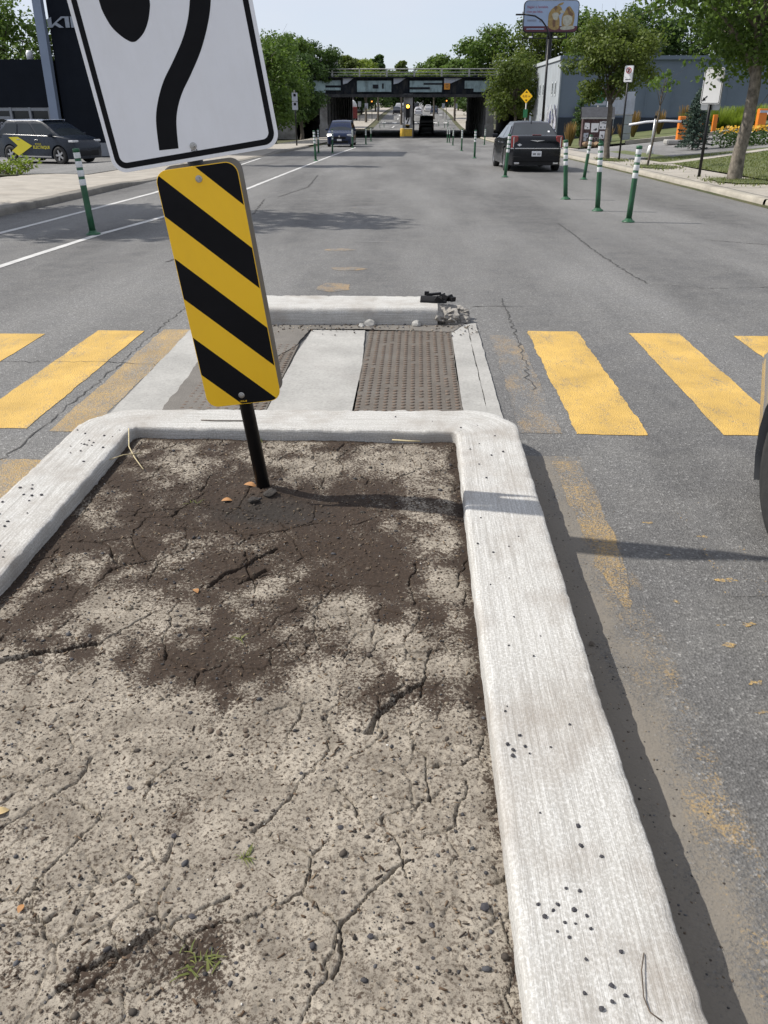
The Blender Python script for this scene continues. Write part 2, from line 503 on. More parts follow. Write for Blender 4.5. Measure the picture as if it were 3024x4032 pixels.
M['alu'] = mat('aluminium sheet', (.42, .43, .44), .42, .75, .08, 4)
M['bolt'] = mat('zinc bolt', (.45, .44, .42), .35, .85, .2, 60)
M['sheet_white'] = mat('white sign sheeting', (.80, .80, .82), .42, 0, .03, 3, spec=.5, dirt=(.68, .67, .66), dirt_amt=.35)
M['sheet_yellow'] = mat('yellow sign sheeting', (1.0, .58, .012), .45, 0, .03, 3, spec=.5, dirt=(.85, .48, .02), dirt_amt=.35)
M['sheet_black'] = mat('black sign film', (.005, .005, .0065), .55, 0, .2, 6, spec=.15)
M['sheet_red'] = mat('red sign film', (.5, .03, .03), .45)
M['sheet_green'] = mat('green sign film', (.01, .13, .05), .5)
M['sheet_orange'] = mat('orange sign film', (.62, .25, .02), .5, dirt=(.2, .1, .03), dirt_amt=.5)
M['boll_green'] = mat('green plastic', (.012, .085, .035), .5, 0, .25, 14, dirt=(.09, .10, .08), dirt_amt=.35)
M['boll_white'] = mat('white reflective band', (.66, .67, .67), .4, 0, .06, 20, dirt=(.35, .34, .32), dirt_amt=.4)
M['glass'] = glass_mat('dark glass')
M['rubber'] = mat('tyre rubber', (.018, .018, .018), .75, 0, .3, 20, dirt=(.05, .046, .042), dirt_amt=.25)
M['plastic_black'] = mat('black plastic', (.009, .009, .010), .6, 0, .3, 12, spec=.25)
M['chrome'] = mat('chrome', (.6, .6, .62), .15, 1, .04, 5)
M['rim'] = mat('alloy', (.42, .42, .43), .3, .9, .1, 8)
M['red_lens'] = mat('red lens', (.22, .010, .010), .2, 0, .1, 20, spec=.6, coat=.6)
M['clear_lens'] = mat('headlamp lens', (.55, .56, .58), .1, 0, .1, 20, spec=.7)
M['lamp_on'] = mat('lit headlamp', (.8, .8, .75), .2, emit=((1, .95, .8), 4))
M['amber_on'] = mat('lit amber lens', (.8, .35, .03), .3, emit=((1, .48, .05), 5))
M['bark'] = mat('bark', (.105, .088, .07), .9, 0, .45, 9, .9, 30)
M['bark_grey'] = mat('grey bark', (.19, .165, .135), .9, 0, .5, 6, .9, 22, dirt=(.04, .035, .028), dirt_amt=.8)
M['leaf_mid'] = leaf_mat('mid green leaves', (.028, .058, .014), (.095, .150, .032))
M['leaf_dark'] = leaf_mat('dark green leaves', (.018, .040, .014), (.052, .092, .026))
M['leaf_olive'] = leaf_mat('olive leaves', (.032, .056, .013), (.105, .138, .034))
M['leaf_blue'] = leaf_mat('blue spruce needles', (.022, .045, .038), (.085, .125, .115), .12)
M['leaf_lime'] = leaf_mat('lime green leaves', (.06, .10, .015), (.16, .21, .04))
M['grass_dry'] = leaf_mat('tall dry grass', (.07, .06, .02), (.20, .13, .055), .25)
M['grass'] = leaf_mat('short lawn grass', (.05, .075, .02), (.13, .15, .05), .25)
M['flower'] = leaf_mat('yellow petals', (.25, .14, .006), (.36, .24, .012), .2)
M['lawn'] = lawn_mat('lawn')
M['earth'] = lawn_mat('bank of weeds', (.05, .06, .022), (.11, .10, .05))
# ------------------------------------------------------------------ ground, road, pavements
YS = sorted(set([-40, -20, -8] + [i * 1.0 for i in range(-4, 60)] + list(range(60, 160, 2)) + list(range(160, 420, 8)) + [420, 480, 560, 700, 900, 1300, 2000]))
def strip(name, m, x0, x1, y0, y1, dz, nx=2, zf=None, kind='structure', parent=None, wob=None):
    """sheet that follows the land between two edges (numbers or functions of y)"""
    ys = [y0] + [y for y in YS if y0 < y < y1] + [y1]
    V = []; F = []
    for y in ys:
        a = x0(y) if callable(x0) else x0; b = x1(y) if callable(x1) else x1
        for k in range(nx + 1):
            x = a + (b - a) * k / nx
            V.append((x, y, (zf(x, y) if zf else road_z(y)) + dz))
    for i in range(len(ys) - 1):
        for k in range(nx):
            p = i * (nx + 1) + k
            F.append((p, p + 1, p + nx + 2, p + nx + 1))
    me = bpy.data.meshes.new(name); me.from_pydata(V, [], F); me.materials.append(m)
    o = link(name, me, parent)
    if kind and not parent: o['kind'] = kind
    return o

# the land itself, to the horizon
xs = [-1500, -600, -250, -120, -70, -45, -30, -22, -17, -14, -12, -11, -10, -9, -8, -7.25, -7.15, 6.55, 6.65, 8, 9.2, 10, 11, 12, 13, 14, 16, 18, 20, 22, 24.2, 30, 45, 70, 120, 250, 600, 1500]
V = []; F = []
for y in YS:
    for x in xs: V.append((x, y, min(ground_z(x, y), road_z(y) + .1 if -7.2 < x < 6.6 else 99) - (.09 if x < -7.2 or x > 6.6 else .35)))
for i in range(len(YS) - 1):
    for k in range(len(xs) - 1):
        p = i * len(xs) + k; F.append((p, p + 1, p + len(xs) + 1, p + len(xs)))
me = bpy.data.meshes.new('ground'); me.from_pydata(V, [], F); me.materials.append(M['earth'])
tag(link('ground', me), kind='structure')

road = strip('road', M['asphalt'], -7.3, 6.72, -40, 1300, 0, 4)

def ragged(poly, step=.04, amp=.006, z=.004, zf=road_z):
    """outline with a slightly uneven edge, laid on the road"""
    out = []
    n = len(poly)
    for i in range(n):
        a = Vector(poly[i]); b = Vector(poly[(i + 1) % n]); L = (b - a).length
        k = max(1, int(L / step)); nrm = Vector((-(b - a).y, (b - a).x)).normalized() if L else Vector((0, 0))
        sd = rng.uniform(0, 200)
        for j in range(k):
            sj = L * j / k
            nz = float(vnoise(np.array([sj * 7 + sd]), np.array([sd]), 8)[0] + .6 * vnoise(np.array([sj * 23 + sd]), np.array([sd]), 9)[0]) / 1.6 - .5
            p = a.lerp(b, j / k) + nrm * nz * amp * 2.2
            out.append((p.x, p.y, zf(p.y) + z))
    return out
def marking(name, poly, m, step=.04, amp=.006, z=.004):
    b = MB(); b.poly(ragged(poly, step, amp, z))
    return b.build(name, m, road, fix=False)
def stripe(x0, x1, y0, y1, m, name='crosswalk_stripe', amp=.008, sk=0):
    return marking(name, [(x0, y0), (x1, y0 + sk), (x1, y1 + sk), (x0, y1)], m, .015, amp, .0028 if name == 'crosswalk_stripe' else .0016)

# zebra crossing: to the right and to the left of the refuge
stripe(.885, 1.275, 4.235, 6.50, M['yellow_fresh'], amp=.014)
stripe(1.672, 2.052, 4.25, 6.47, M['yellow_fresh'])
stripe(2.455, 2.835, 4.25, 6.41, M['yellow_fresh'])
stripe(3.24, 3.62, 4.25, 6.41, M['yellow_fresh'])
stripe(4.02, 4.40, 4.25, 6.41, M['yellow_fresh'])
stripe(.585, .80, 4.24, 6.36, M['yellow_faint'], 'worn_stripe', .02)
stripe(-2.49, -2.12, 4.21, 6.40, M['yellow_fresh'])
stripe(-3.235, -2.86, 4.19, 6.27, M['yellow_fresh'])
stripe(-4.02, -3.64, 4.19, 6.25, M['yellow_fresh'])
stripe(-1.985, -1.76, 4.18, 6.45, M['yellow_worn'], 'worn_stripe', .012)
stripe(-2.12, -1.72, 1.5, 3.78, M['yellow_worn'], 'worn_stripe', .015)
b = MB(); b.poly([(.50, -2, .001), (1.1, -2, .001), (1.1, 2.6, .001), (1.05, 3.5, .001), (.95, 3.92, .001), (.50, 3.92, .001)]); b.build('gutter_silt', M['gutter_dust'], road, fix=False)
marking('kerb_line', [(.69, 3.86), (.83, 3.86), (.835, 3.2), (.83, 2.85), (.79, 2.55), (.76, 2.5), (.72, 2.8)], road_paint('yellow road paint, scuffed', (.42, .275, .095), .545, .10, .45), .015, .012, .0018)
stripe(1.16, 1.34, 2.6, 3.45, M['yellow_flecks'], 'worn_stripe', .02)
stripe(1.41, 1.58, 1.7, 3.0, M['yellow_flecks'], 'worn_stripe', .0)
M['remnant'] = road_paint('orange paint remnant', (.46, .29, .10), .56, .12, .6)
for x, y, a, b in [(-.96, 10.94, .24, .16), (-.81, 8.3, .2, .3), (-.55, 11.8, .4, .12), (-1.0, 16.8, .45, .3), (-.75, 9.4, .25, .15), (-1.05, 21, .4, .5)]:
    marking('paint_remnant', [(x + a * math.cos(t) * rng.uniform(.6, 1), y + b * math.sin(t) * rng.uniform(.6, 1)) for t in [k * .52 for k in range(12)]], M['orange_flecks'] if y > 11.2 else M['remnant'], .05, .03, .002)

def line_along(pts, w, m, name='lane_line'):
    b = MB()
    P = []
    for (x0, y0), (x1, y1) in zip(pts, pts[1:]):
        k = max(2, int(abs(y1 - y0) / .5))
        P += [(x0 + (x1 - x0) * i / k, y0 + (y1 - y0) * i / k) for i in range(k)]
    P.append(pts[-1])
    vs = []
    for x, y in P:
        vs += [(x - w / 2 + rng.uniform(-.006, .006), y, road_z(y) + .004), (x + w / 2 + rng.uniform(-.006, .006), y, road_z(y) + .004)]
    b.add(vs, [(2*i, 2*i+1, 2*i+3, 2*i+2) for i in range(len(P) - 1)])
    return b.build(name, m, road, fix=False)
line_along([(-4.75, 5), (-4.66, 9.3), (-4.6, 12.5), (-4.3, 15.5), (-4.1, 21.5), (-4.1, 36), (-4.15, 61)], .11, M['white_line'])
line_along([(-6.2, 9), (-6.1, 13), (-6.0, 20), (-6.4, 29.5), (-7.0, 40)], .11, M['white_line'])
for y in (150, 165, 182, 200): line_along([(-4.2 if y < 180 else -4, y), (-4.0, y + 7)], .22, M['white_line'])
for y in (160, 186): line_along([(3.0, y), (3.0, y + 6)], .2, M['white_line'])
for y0 in (168, 205):
    for k in range(9):
        x = -8.5 + k * 1.9
        marking('crossing_bar', [(x, y0), (x + .7, y0), (x + .7, y0 + 3.5), (x, y0 + 3.5)], M['white_line'], .5, .01)

for k in range(18):   # flecks left of an old marking
    x = rng.uniform(.92, 1.25); y = rng.uniform(1.6, 3.2); a = rng.uniform(.015, .045)
    marking('paint_fleck', [(x + a * math.cos(t) * rng.uniform(.4, 1), y + a * .45 * math.sin(t) * rng.uniform(.3, 1)) for t in [j * .7 for j in range(9)]], M['yellow_worn'], .008, .010, .0020 + k * .00002)
# cracks in the asphalt
def crack(pts, w=.012):
    P = []
    for (x0, y0), (x1, y1) in zip(pts, pts[1:]):
        L = math.hypot(x1 - x0, y1 - y0); k = max(2, int(L / .05))
        P += [(x0 + (x1 - x0) * i / k + rng.gauss(0, .012), y0 + (y1 - y0) * i / k + rng.gauss(0, .012)) for i in range(k)]
    P.append(pts[-1])
    vs = []
    for i, (x, y) in enumerate(P):
        q = P[min(i + 1, len(P) - 1)]; r = P[max(i - 1, 0)]
        d = Vector((q[0] - r[0], q[1] - r[1])); d = d.normalized() if d.length else Vector((0, 1))
        ww = w * rng.uniform(.3, 1.3) * (.3 if i in (0, len(P) - 1) else 1)
        vs += [(x - d.y * ww, y + d.x * ww, road_z(y) + .0034), (x + d.y * ww, y - d.x * ww, road_z(y) + .0035)]
    b = MB(); b.add(vs, [(2*i, 2*i+1, 2*i+3, 2*i+2) for i in range(len(P) - 1)])
    return b.build('crack', M['crack'], road, fix=False)
crack([(2.3, 14.2), (2.3, 13.1), (2.27, 10.9), (2.3, 9.0), (2.35, 8.6)], .010)
crack([(2.35, 8.6), (2.9, 8.35), (3.5, 8.45), (4.4, 8.3)], .005)
crack([(.8, 7.8), (.79, 6.9), (.77, 5.6), (.74, 5.0)], .005)
crack([(.5, 7.4), (.95, 7.42)], .008)
crack([(-1.4, 5.4), (-2.1, 5.52), (-2.9, 5.5), (-4.5, 5.7)], .004)
crack([(-2.02, 7.3), (-2.02, 5.2), (-2.05, 4.0), (-2.08, 3.2)], .004)
crack([(-3.2, 18.5), (-2.9, 15.5), (-3.1, 12.8), (-2.6, 11.2), (-2.9, 9.8)], .016)
crack([(-3.0, 27), (-2.7, 22), (-3.0, 19)], .02)
crack([(3.2, 6.2), (3.9, 6.0), (4.6, 6.1)], .008)
crack([(4.0, 12.2), (4.8, 11.6), (6.3, 11.0)], .012)

# pavements and kerbs along the street
def right_edge(y): return 6.72
SW_R = strip('sidewalk', M['sidewalk'], 7.0, lambda y: 8.75 + .35 * smooth(28, 34, y), 4, 97, .002, 3, ground_z)
def kerb_run(name, xa, xb, y0, y1, h, m, side=1, hf=None):
    ys = [y for y in np.arange(y0, y1, .25 if y1 < 60 else .6)] + [y1]
    V = []; F = []
    prof = [(0, -.03), (.012, .6), (.05, .94), (.09, 1.0), (.6, 1.0), (1, .97), (1.001, -.3)]
    for y in ys:
        z = road_z(y); hh = hf(y) if hf else h
        j = vnoise(np.array([y * 2.3]), np.array([3.7]), 5)[0] - .5
        for t, k in prof:
            V.append((xa + (xb - xa) * t + side * .03 * j * (t < .2), y, z + hh * k + (.012 * j if k > .5 else 0)))
    n = len(prof)
    for i in range(len(ys) - 1):
        for k in range(n - 1):
            F.append((i*n + k, i*n + k + 1, (i+1)*n + k + 1, (i+1)*n + k))
    me = bpy.data.meshes.new(name); me.from_pydata(V, [], F); me.materials.append(m); me.shade_smooth()
    o = link(name, me); o['kind'] = 'structure'
    return o
M['kerb_old'] = concrete('grimy kerb concrete', (.20, .185, .16), .6, 1, (.10, .09, .08), .7)
kerb_run('kerb', 6.66, 7.01, 17.2, 97, .14, M['kerb_street'])
kerb_run('kerb', 6.70, 7.02, 4, 17.185, .13, M['kerb_street'])
SW_L = strip('sidewalk', M['sidewalk'], -11.4, -7.5, 4, 97, .004, 4, ground_z)
kerb_run('kerb', -7.2, -7.52, 4, 60, .12, M['kerb_old'], -1, lambda y: .115 - .09 * smooth(21, 24.5, y) + .09 * smooth(44, 48, y))
strip('parking_lot', M['asphalt_lot'], -34, -11.4, 25.0, 46, .012, 8, ground_z)
strip('driveway', M['asphalt_lot'], -11.7, -9.5, 25.5, 44, .016, 2, ground_z)
# right-hand side: lawn, footpath, driveway to the car park, lawn strip by the wall
strip('lawn', M['lawn'], 8.95, 40, 6, 45, .006, 14, ground_z)
b = MB()
def gp(x, y, dz): return (x, y, ground_z(x, y) + dz)
n = 16
vs = []
for i in range(n + 1):
    t = i / n; x = 8.4 + 11 * t; y = 31.6 + 8.6 * t
    vs += [gp(x, y, .018), gp(x, y + .95, .018)]
b.add(vs, [(2*i, 2*i+2, 2*i+3, 2*i+1) for i in range(n)])
tag(b.build('footpath', M['sidewalk']), kind='structure')
def ribbon(name, A, B_, m, dz, n=18):
    vs = []
    for i in range(n + 1):
        t = i / n
        vs += [gp(A[0] + (A[2] - A[0]) * t, A[1] + (A[3] - A[1]) * t, dz), gp(B_[0] + (B_[2] - B_[0]) * t, B_[1] + (B_[3] - B_[1]) * t, dz)]
    b = MB(); b.add(vs, [(2*i, 2*i+2, 2*i+3, 2*i+1) for i in range(n)])
    o = b.build(name, m); o['kind'] = 'structure'; return o
b = MB()
NI, NJ = 18, 12
vs = []
for i in range(NI + 1):
    t = i / NI
    for j in range(NJ + 1):
        s = j / NJ
        x = 8.3 + 22 * t
        y0 = 35.9 + 7.0 * t; y1 = 50.0 + 9.5 * t
        vs.append(gp(x, y0 + (y1 - y0) * s, .014))
b.add(vs, [(i*(NJ+1)+j, (i+1)*(NJ+1)+j, (i+1)*(NJ+1)+j+1, i*(NJ+1)+j+1) for i in range(NI) for j in range(NJ)])
tag(b.build('driveway', M['asphalt_lot']), kind='structure')
ribbon('lawn', (9.2, 52.8, 30, 59.0), (9.2, 70, 30, 70), M['lawn'], .030, 20)
# kerb of the lawn strip by the wall
V = []; F = []
for i in range(31):
    t = i / 30; x = 12.2 + 9.5 * t; y = 53.7 + 2.6 * t
    z = ground_z(x, y)
    for dy, dz in ((0, -.05), (.02, .15), (.18, .16), (.2, -.05)): V.append((x, y + dy, z + dz))
for i in range(30):
    for k in range(3): F.append((i*4+k, i*4+k+1, i*4+k+5, i*4+k+4))
me = bpy.data.meshes.new('kerb'); me.from_pydata(V, [], F); me.materials.append(M['kerb_street']); tag(link('kerb', me), kind='structure')
# grass squares round the street trees, and joints of the sidewalk
for x, y, a, c in [(8.0, 22.4, .75, 1.2), (7.75, 29.6, .6, 1.3), (7.5, 35.3, .55, 1.5)]:
    b = MB(); b.poly([gp(x + a * math.cos(t) * rng.uniform(.8, 1.05), y + c * math.sin(t) * rng.uniform(.8, 1.05), .03) for t in [k * .35 for k in range(18)]])
    tag(b.build('grass_patch', M['lawn'], fix=False), kind='structure')

# far sidewalks beyond the bridge
strip('sidewalk', M['sidewalk'], -13, -8.3, 141, 300, .13, 2)
strip('sidewalk', M['sidewalk'], 7.3, 12, 141, 300, .13, 2)
strip('road', M['asphalt_lot'], -8.35, -7.29, 99, 300, -.002, 1)
strip('road', M['asphalt_lot'], 6.7, 7.35, 99, 300, -.002, 1)

# control joints of the sidewalks
for xa, xb, y0, y1, st in ((-11.3, -7.55, 6, 44, 2.9), (7.03, 8.74, 8, 60, 1.55)):
    y = y0
    while y < y1:
        b = MB(); vs = []
        for k in range(5):
            x = xa + (xb - xa) * k / 4; yy = y + (.10 * (x - xa) if xa < 0 else 0)
            vs += [(x, yy - .009, ground_z(x, yy) + .0065), (x, yy + .009, ground_z(x, yy) + .0065)]
        b.add(vs, [(2*i, 2*i+2, 2*i+3, 2*i+1) for i in range(4)]); b.build('sidewalk_joint', M['old_concrete'], SW_L if xa < 0 else SW_R, fix=False)
        y += st
from mathutils import noise as mnoise
# ------------------------------------------------------------------ the median island: soil, kerb, refuge
SOIL_Z = .098
GS = .0033
def cellpath(D, pts, w, depth, x, y):
    """carve a fissure along a polyline"""
    best = np.full(x.shape, 9., np.float32)
    wx = x + .010 * (fbm(x * 40, y * 40, 3, 30) - .5) * 2; wy = y + .010 * (fbm(x * 40, y * 40, 3, 33) - .5) * 2
    wx = wx + .016 * (fbm(x * 16, y * 16, 4, 37) - .5) * 2; wy = wy + .016 * (fbm(x * 16, y * 16, 4, 39) - .5) * 2
    for (x0, y0), (x1, y1) in zip(pts, pts[1:]):
        dx, dy = x1 - x0, y1 - y0; L2 = dx * dx + dy * dy
        t = np.clip(((wx - x0) * dx + (wy - y0) * dy) / L2, 0, 1)
        best = np.minimum(best, np.hypot(wx - x0 - t * dx, wy - y0 - t * dy))
    w = w * (.15 + .55 * fbm(x * 25, y * 25, 3, 36))
    return D - depth * np.clip(1.5 - best / w, 0, 1)
sx = np.arange(-1.415, .2301, GS)
sy = np.concatenate([np.arange(-3, .7, .05), np.arange(.7, 3.885, GS)])
X, Y = np.meshgrid(sx, sy)
X = X.astype(np.float32); Y = Y.astype(np.float32)
H = .014 * (fbm(X * 2.1, Y * 2.1, 4, 1) - .5) + .006 * (fbm(X * 9, Y * 9, 4, 6) - .5)
f1, f2, cid = voro(X + .01 * fbm(X * 30, Y * 30, 2, 9), Y, .022, 20)
lump = np.clip(1 - f1 / .011, 0, 1) * (cid > .55)
patchy = np.clip((fbm(X * 3, Y * 3, 4, 12) - .42) * 5, 0, 1)
H += .0034 * lump * patchy * (.4 + cid)
f1, f2, cid2 = voro(X, Y, .010, 24)
H += .0014 * np.clip(1 - f1 / .006, 0, 1) * (cid2 > .5) * (.3 + .7 * patchy)
H += .0017 * (fbm(X * 60, Y * 60, 4, 15) - .5) * 2
# desiccation cracks
wx = X + .05 * (fbm(X * 7, Y * 7, 3, 40) - .5); wy = Y + .05 * (fbm(X * 7, Y * 7, 3, 44) - .5)
wx += .022 * (fbm(X * 35, Y * 35, 4, 41) - .5); wy += .022 * (fbm(X * 35, Y * 35, 4, 45) - .5)
f1, f2, _ = voro(wx, wy, .23, 28)
mask = np.clip((fbm(X * 5, Y * 5, 3, 50) - .47) * 7, 0, 1)
H -= .018 * np.clip(1.5 - (f2 - f1) / .0030, 0, 1) * mask
f1, f2, _ = voro(wx, wy, .10, 32)
mask2 = np.clip((fbm(X * 3.3, Y * 3.3, 3, 54) - .57) * 7, 0, 1)
H -= .010 * np.clip(1.5 - (f2 - f1) / .0032, 0, 1) * mask2
for pts, w, d in [([(-1.30, 1.90), (-1.24, 1.98), (-1.14, 2.03), (-1.03, 2.08), (-.98, 2.09)], .022, .034),
                  ([(-.69, 2.44), (-.66, 2.53), (-.60, 2.60), (-.50, 2.70)], .016, .026),
                  ([(-.60, 2.47), (-.52, 2.56)], .014, .018),
                  ([(-.10, 1.72), (-.08, 1.80), (-.02, 1.88), (.04, 1.93)], .015, .022),
                  ([(-.66, .98), (-.58, 1.06), (-.50, 1.11)], .010, .020),
                  ([(-.14, 1.03), (-.13, 1.14), (-.08, 1.22), (.0, 1.30)], .006, .018),
                  ([(-.50, 1.11), (-.42, 1.17), (-.36, 1.19)], .006, .015),
                  ([(-1.35, 3.05), (-1.1, 3.0), (-.9, 3.1), (-.7, 3.02)], .006, .012),
                  ([(-1.0, 2.9), (-.62, 2.82), (-.35, 2.95)], .006, .012),
                  ([(-.98, 1.05), (-.86, 1.14), (-.78, 1.13), (-.69, 1.15)], .005, .012),
                  ([(-.95, 1.35), (-.84, 1.48), (-.80, 1.60)], .005, .012),
                  ([(-.36, 1.38), (-.28, 1.48), (-.22, 1.60), (-.2, 1.7)], .005, .012),
                  ([(-.03, 1.42), (.03, 1.36), (.11, 1.40), (.15, 1.55)], .005, .012),
                  ([(.02, 2.35), (.0, 2.48), (.03, 2.62)], .006, .014)]:
    H = cellpath(H, pts, w, d, X, Y)
# soil piled round the post, lower against the kerbs
rp = np.hypot((X + .63) / 1.2, Y - 3.22)
H += .022 * np.exp(-(rp / .10)**2) - .012 * np.exp(-((rp - .22) / .12)**2)
edge = np.minimum(np.minimum(X + 1.40, .215 - X), 3.865 - Y)
H += -.012 * np.exp(-(edge / .05)**2) * (.3 + fbm(X * 6, Y * 6, 3, 58))
Z = SOIL_Z + H
# where the loose dark soil lies on the pale crust
d = np.clip((Y - 1.84 - .34 * (fbm(X * 2.5, Y * 2.5, 3, 17) - .5) + .12 * (X > -.2)) / .25, 0, 1) * .62
d += .95 * (fbm(X * 3.6, Y * 2.6, 5, 18) - .5) + 1.0 * (fbm(X * 13, Y * 11, 5, 22) - .5)
for cx, cy, r, s in [(-.93, 2.28, .17, -.5), (-1.02, 2.36, .12, -.35), (-.52, 2.42, .10, -.5), (-.26, 2.30, .09, -.4), (-.10, 2.17, .08, -.35), (.12, 2.45, .10, -.55), (.13, 2.8, .07, -.35), (.14, 3.3, .12, -.3),
                     (-.02, 3.62, .22, -.35), (-.9, 3.7, .3, -.15), (-.3, 3.55, .25, -.2), (-1.2, 2.55, .12, -.3), (-.95, 3.05, .13, -.22), (.1, 2.05, .1, -.35), (-.62, 2.2, .12, -.2), (-1.15, 2.15, .1, -.3),
                     (-.63, 3.10, .28, .5), (-1.0, 2.75, .25, .3), (-.45, 2.75, .3, .25), (-.05, 2.55, .2, .35), (-.02, 2.30, .12, .4), (-.75, 2.55, .2, .25), (-.7, 2.0, .12, .45), (-.52, 1.92, .08, .3), (-1.22, 2.36, .1, .35),
                     (.02, 1.86, .10, .35), (-.47, 1.07, .09, .55), (-.60, .98, .08, .3), (-.36, 1.02, .07, .35), (-1.0, 1.16, .06, .25), (-1.12, 1.9, .08, .3)]:
    d = d + s * np.exp(-(((X - cx) / r)**2 + ((Y - cy) / (r * .9))**2))
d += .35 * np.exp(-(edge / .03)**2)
d += np.clip(2.05 - Y, 0, 1) * (.30 * fbm(X * 5 + 3, Y * 4, 4, 26) + .10 * (X < -.3))
wet = .75 * np.exp(-(((X + .60) / .24)**2 + ((Y - 3.04) / .13)**2)**2) * np.clip((fbm(X * 6, Y * 6, 4, 19) - .25) * 2.2, 0, 1)
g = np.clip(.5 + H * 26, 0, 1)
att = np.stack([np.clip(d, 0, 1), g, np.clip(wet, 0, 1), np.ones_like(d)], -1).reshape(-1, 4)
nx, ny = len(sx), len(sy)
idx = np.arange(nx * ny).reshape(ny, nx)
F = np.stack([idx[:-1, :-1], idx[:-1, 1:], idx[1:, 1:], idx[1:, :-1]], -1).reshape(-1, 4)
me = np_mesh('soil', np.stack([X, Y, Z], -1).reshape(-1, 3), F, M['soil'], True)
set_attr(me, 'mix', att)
tag(link('soil', me), kind='structure')
def soil_z(x, y):
    i = int(np.clip(np.searchsorted(sy, y), 0, ny - 1)); j = int(np.clip(round((x - sx[0]) / GS), 0, nx - 1))
    return float(Z[i, j])

# --- the island kerb: one poured piece round three sides
def sweep(name, inner, outer, m, prof, zf=None, seed=0, kind='structure', rough=1.0, parent=None):
    """inner / outer: matching stations; prof: (t across, height) pairs"""
    n = len(prof); V = []; UV = []
    s = 0
    for i, (a, b_) in enumerate(zip(inner, outer)):
        if i: s += math.hypot(b_[0] - outer[i-1][0], b_[1] - outer[i-1][1]) * .5 + math.hypot(a[0] - inner[i-1][0], a[1] - inner[i-1][1]) * .5
        W = math.hypot(b_[0] - a[0], b_[1] - a[1]); per = 0
        for k, (t, h) in enumerate(prof):
            x = a[0] + (b_[0] - a[0]) * t; y = a[1] + (b_[1] - a[1]) * t
            if k: per += math.hypot((t - prof[k-1][0]) * W, h - prof[k-1][1])
            V.append((x, y, h)); UV.append((s, per))
    V = np.array(V, np.float32); UV = np.array(UV, np.float32)
    S, A = UV[:, 0], UV[:, 1]
    k = np.tile(np.arange(n), len(inner))
    top = np.array([p[1] for p in prof])[k] > .1
    r = rough
    dz = r * (.0025 * (fbm(S * 3, A * 3, 3, seed + 1) - .5) + .004 * (fbm(S * 18, A * 30, 3, seed + 2) - .5)) * top
    # chipped arrises
    ar = np.minimum(np.abs(np.array([p[0] for p in prof])[k] - .03), np.abs(np.array([p[0] for p in prof])[k] - .97))
    chip = np.clip(fbm(S * 22, A * 2, 4, seed + 5) - .52, 0, 1) * np.exp(-(ar / .04)**2) * top
    V[:, 2] += dz - r * .03 * chip
    lat = r * .0035 * (fbm(S * 16, V[:, 2] * 8, 4, seed + 7) - .5)
    t = np.array([p[0] for p in prof])[k]
    dirx = np.repeat(np.array([(o[0] - i_[0], o[1] - i_[1]) for i_, o in zip(inner, outer)]), n, 0)
    dirx /= np.linalg.norm(dirx, axis=1)[:, None]
    e = np.where(t < .1, -1, np.where(t > .9, 1, 0)) * lat * 2
    V[:, 0] += dirx[:, 0] * e; V[:, 1] += dirx[:, 1] * e
    idx = np.arange(len(inner) * n).reshape(len(inner), n)
    F = np.stack([idx[:-1, :-1], idx[1:, :-1], idx[1:, 1:], idx[:-1, 1:]], -1).reshape(-1, 4)
    me = np_mesh(name, V, F, m, True)
    uvl = me.uv_layers.new(name='uv')
    uvl.data.foreach_set('uv', UV[F.ravel()].ravel())
    b = bmesh.new(); b.from_mesh(me); bmesh.ops.recalc_face_normals(b, faces=b.faces); b.to_mesh(me); b.free()
    o = link(name, me, parent)
    if kind: o['kind'] = kind
    return o
def arc(cx, cy, r, a0, a1, n): return [(cx + r * math.cos(a0 + (a1 - a0) * i / n), cy + r * math.sin(a0 + (a1 - a0) * i / n)) for i in range(n + 1)]
inner, outer = [], []
for y in list(np.arange(-3, .6, .1)) + list(np.arange(.6, 3.80, .014)):
    k_ = .018 * smooth(2.2, .7, y) if False else .018 * (1 - smooth(.7, 2.2, y)); inner.append((.214 + .25 * k_, y)); outer.append((.526 + k_, y))
oa = arc(.278, 3.93, .25, 0, math.pi / 2, 16); ia = arc(.184, 3.83, .03, 0, math.pi / 2, 16)
inner += [(.214, 3.82)] + ia; outer += [(.528, 3.9)] + oa
for x in np.arange(.15, -1.2, -.014): inner.append((x, 3.86 - .01 * (x + .2) * 0)); outer.append((x + .02, 4.18 - .035 * (.2 - x) / 1.4))
oa = arc(-1.38, 3.83, .315, math.pi / 2, math.pi, 18); ia = arc(-1.37, 3.83, .03, math.pi / 2, math.pi, 18)
inner += ia; outer += oa
for y in list(np.arange(3.80, .6, -.016)) + list(np.arange(.6, -3, -.1)):
    inner.append((-1.40, y)); outer.append((-1.69, y))
prof = [(0, .02), (0, .06), (.001, .10), (.004, .133), (.012, .145), (.03, .150)] + [(.03 + .94 * i / 22, .151) for i in range(1, 22)] + [(.972, .150), (.988, .145), (.996, .135), (1.0, .11), (1.008, .05), (1.015, -.02)]
sweep('kerb', inner, outer, M['kerb'], prof, seed=3)

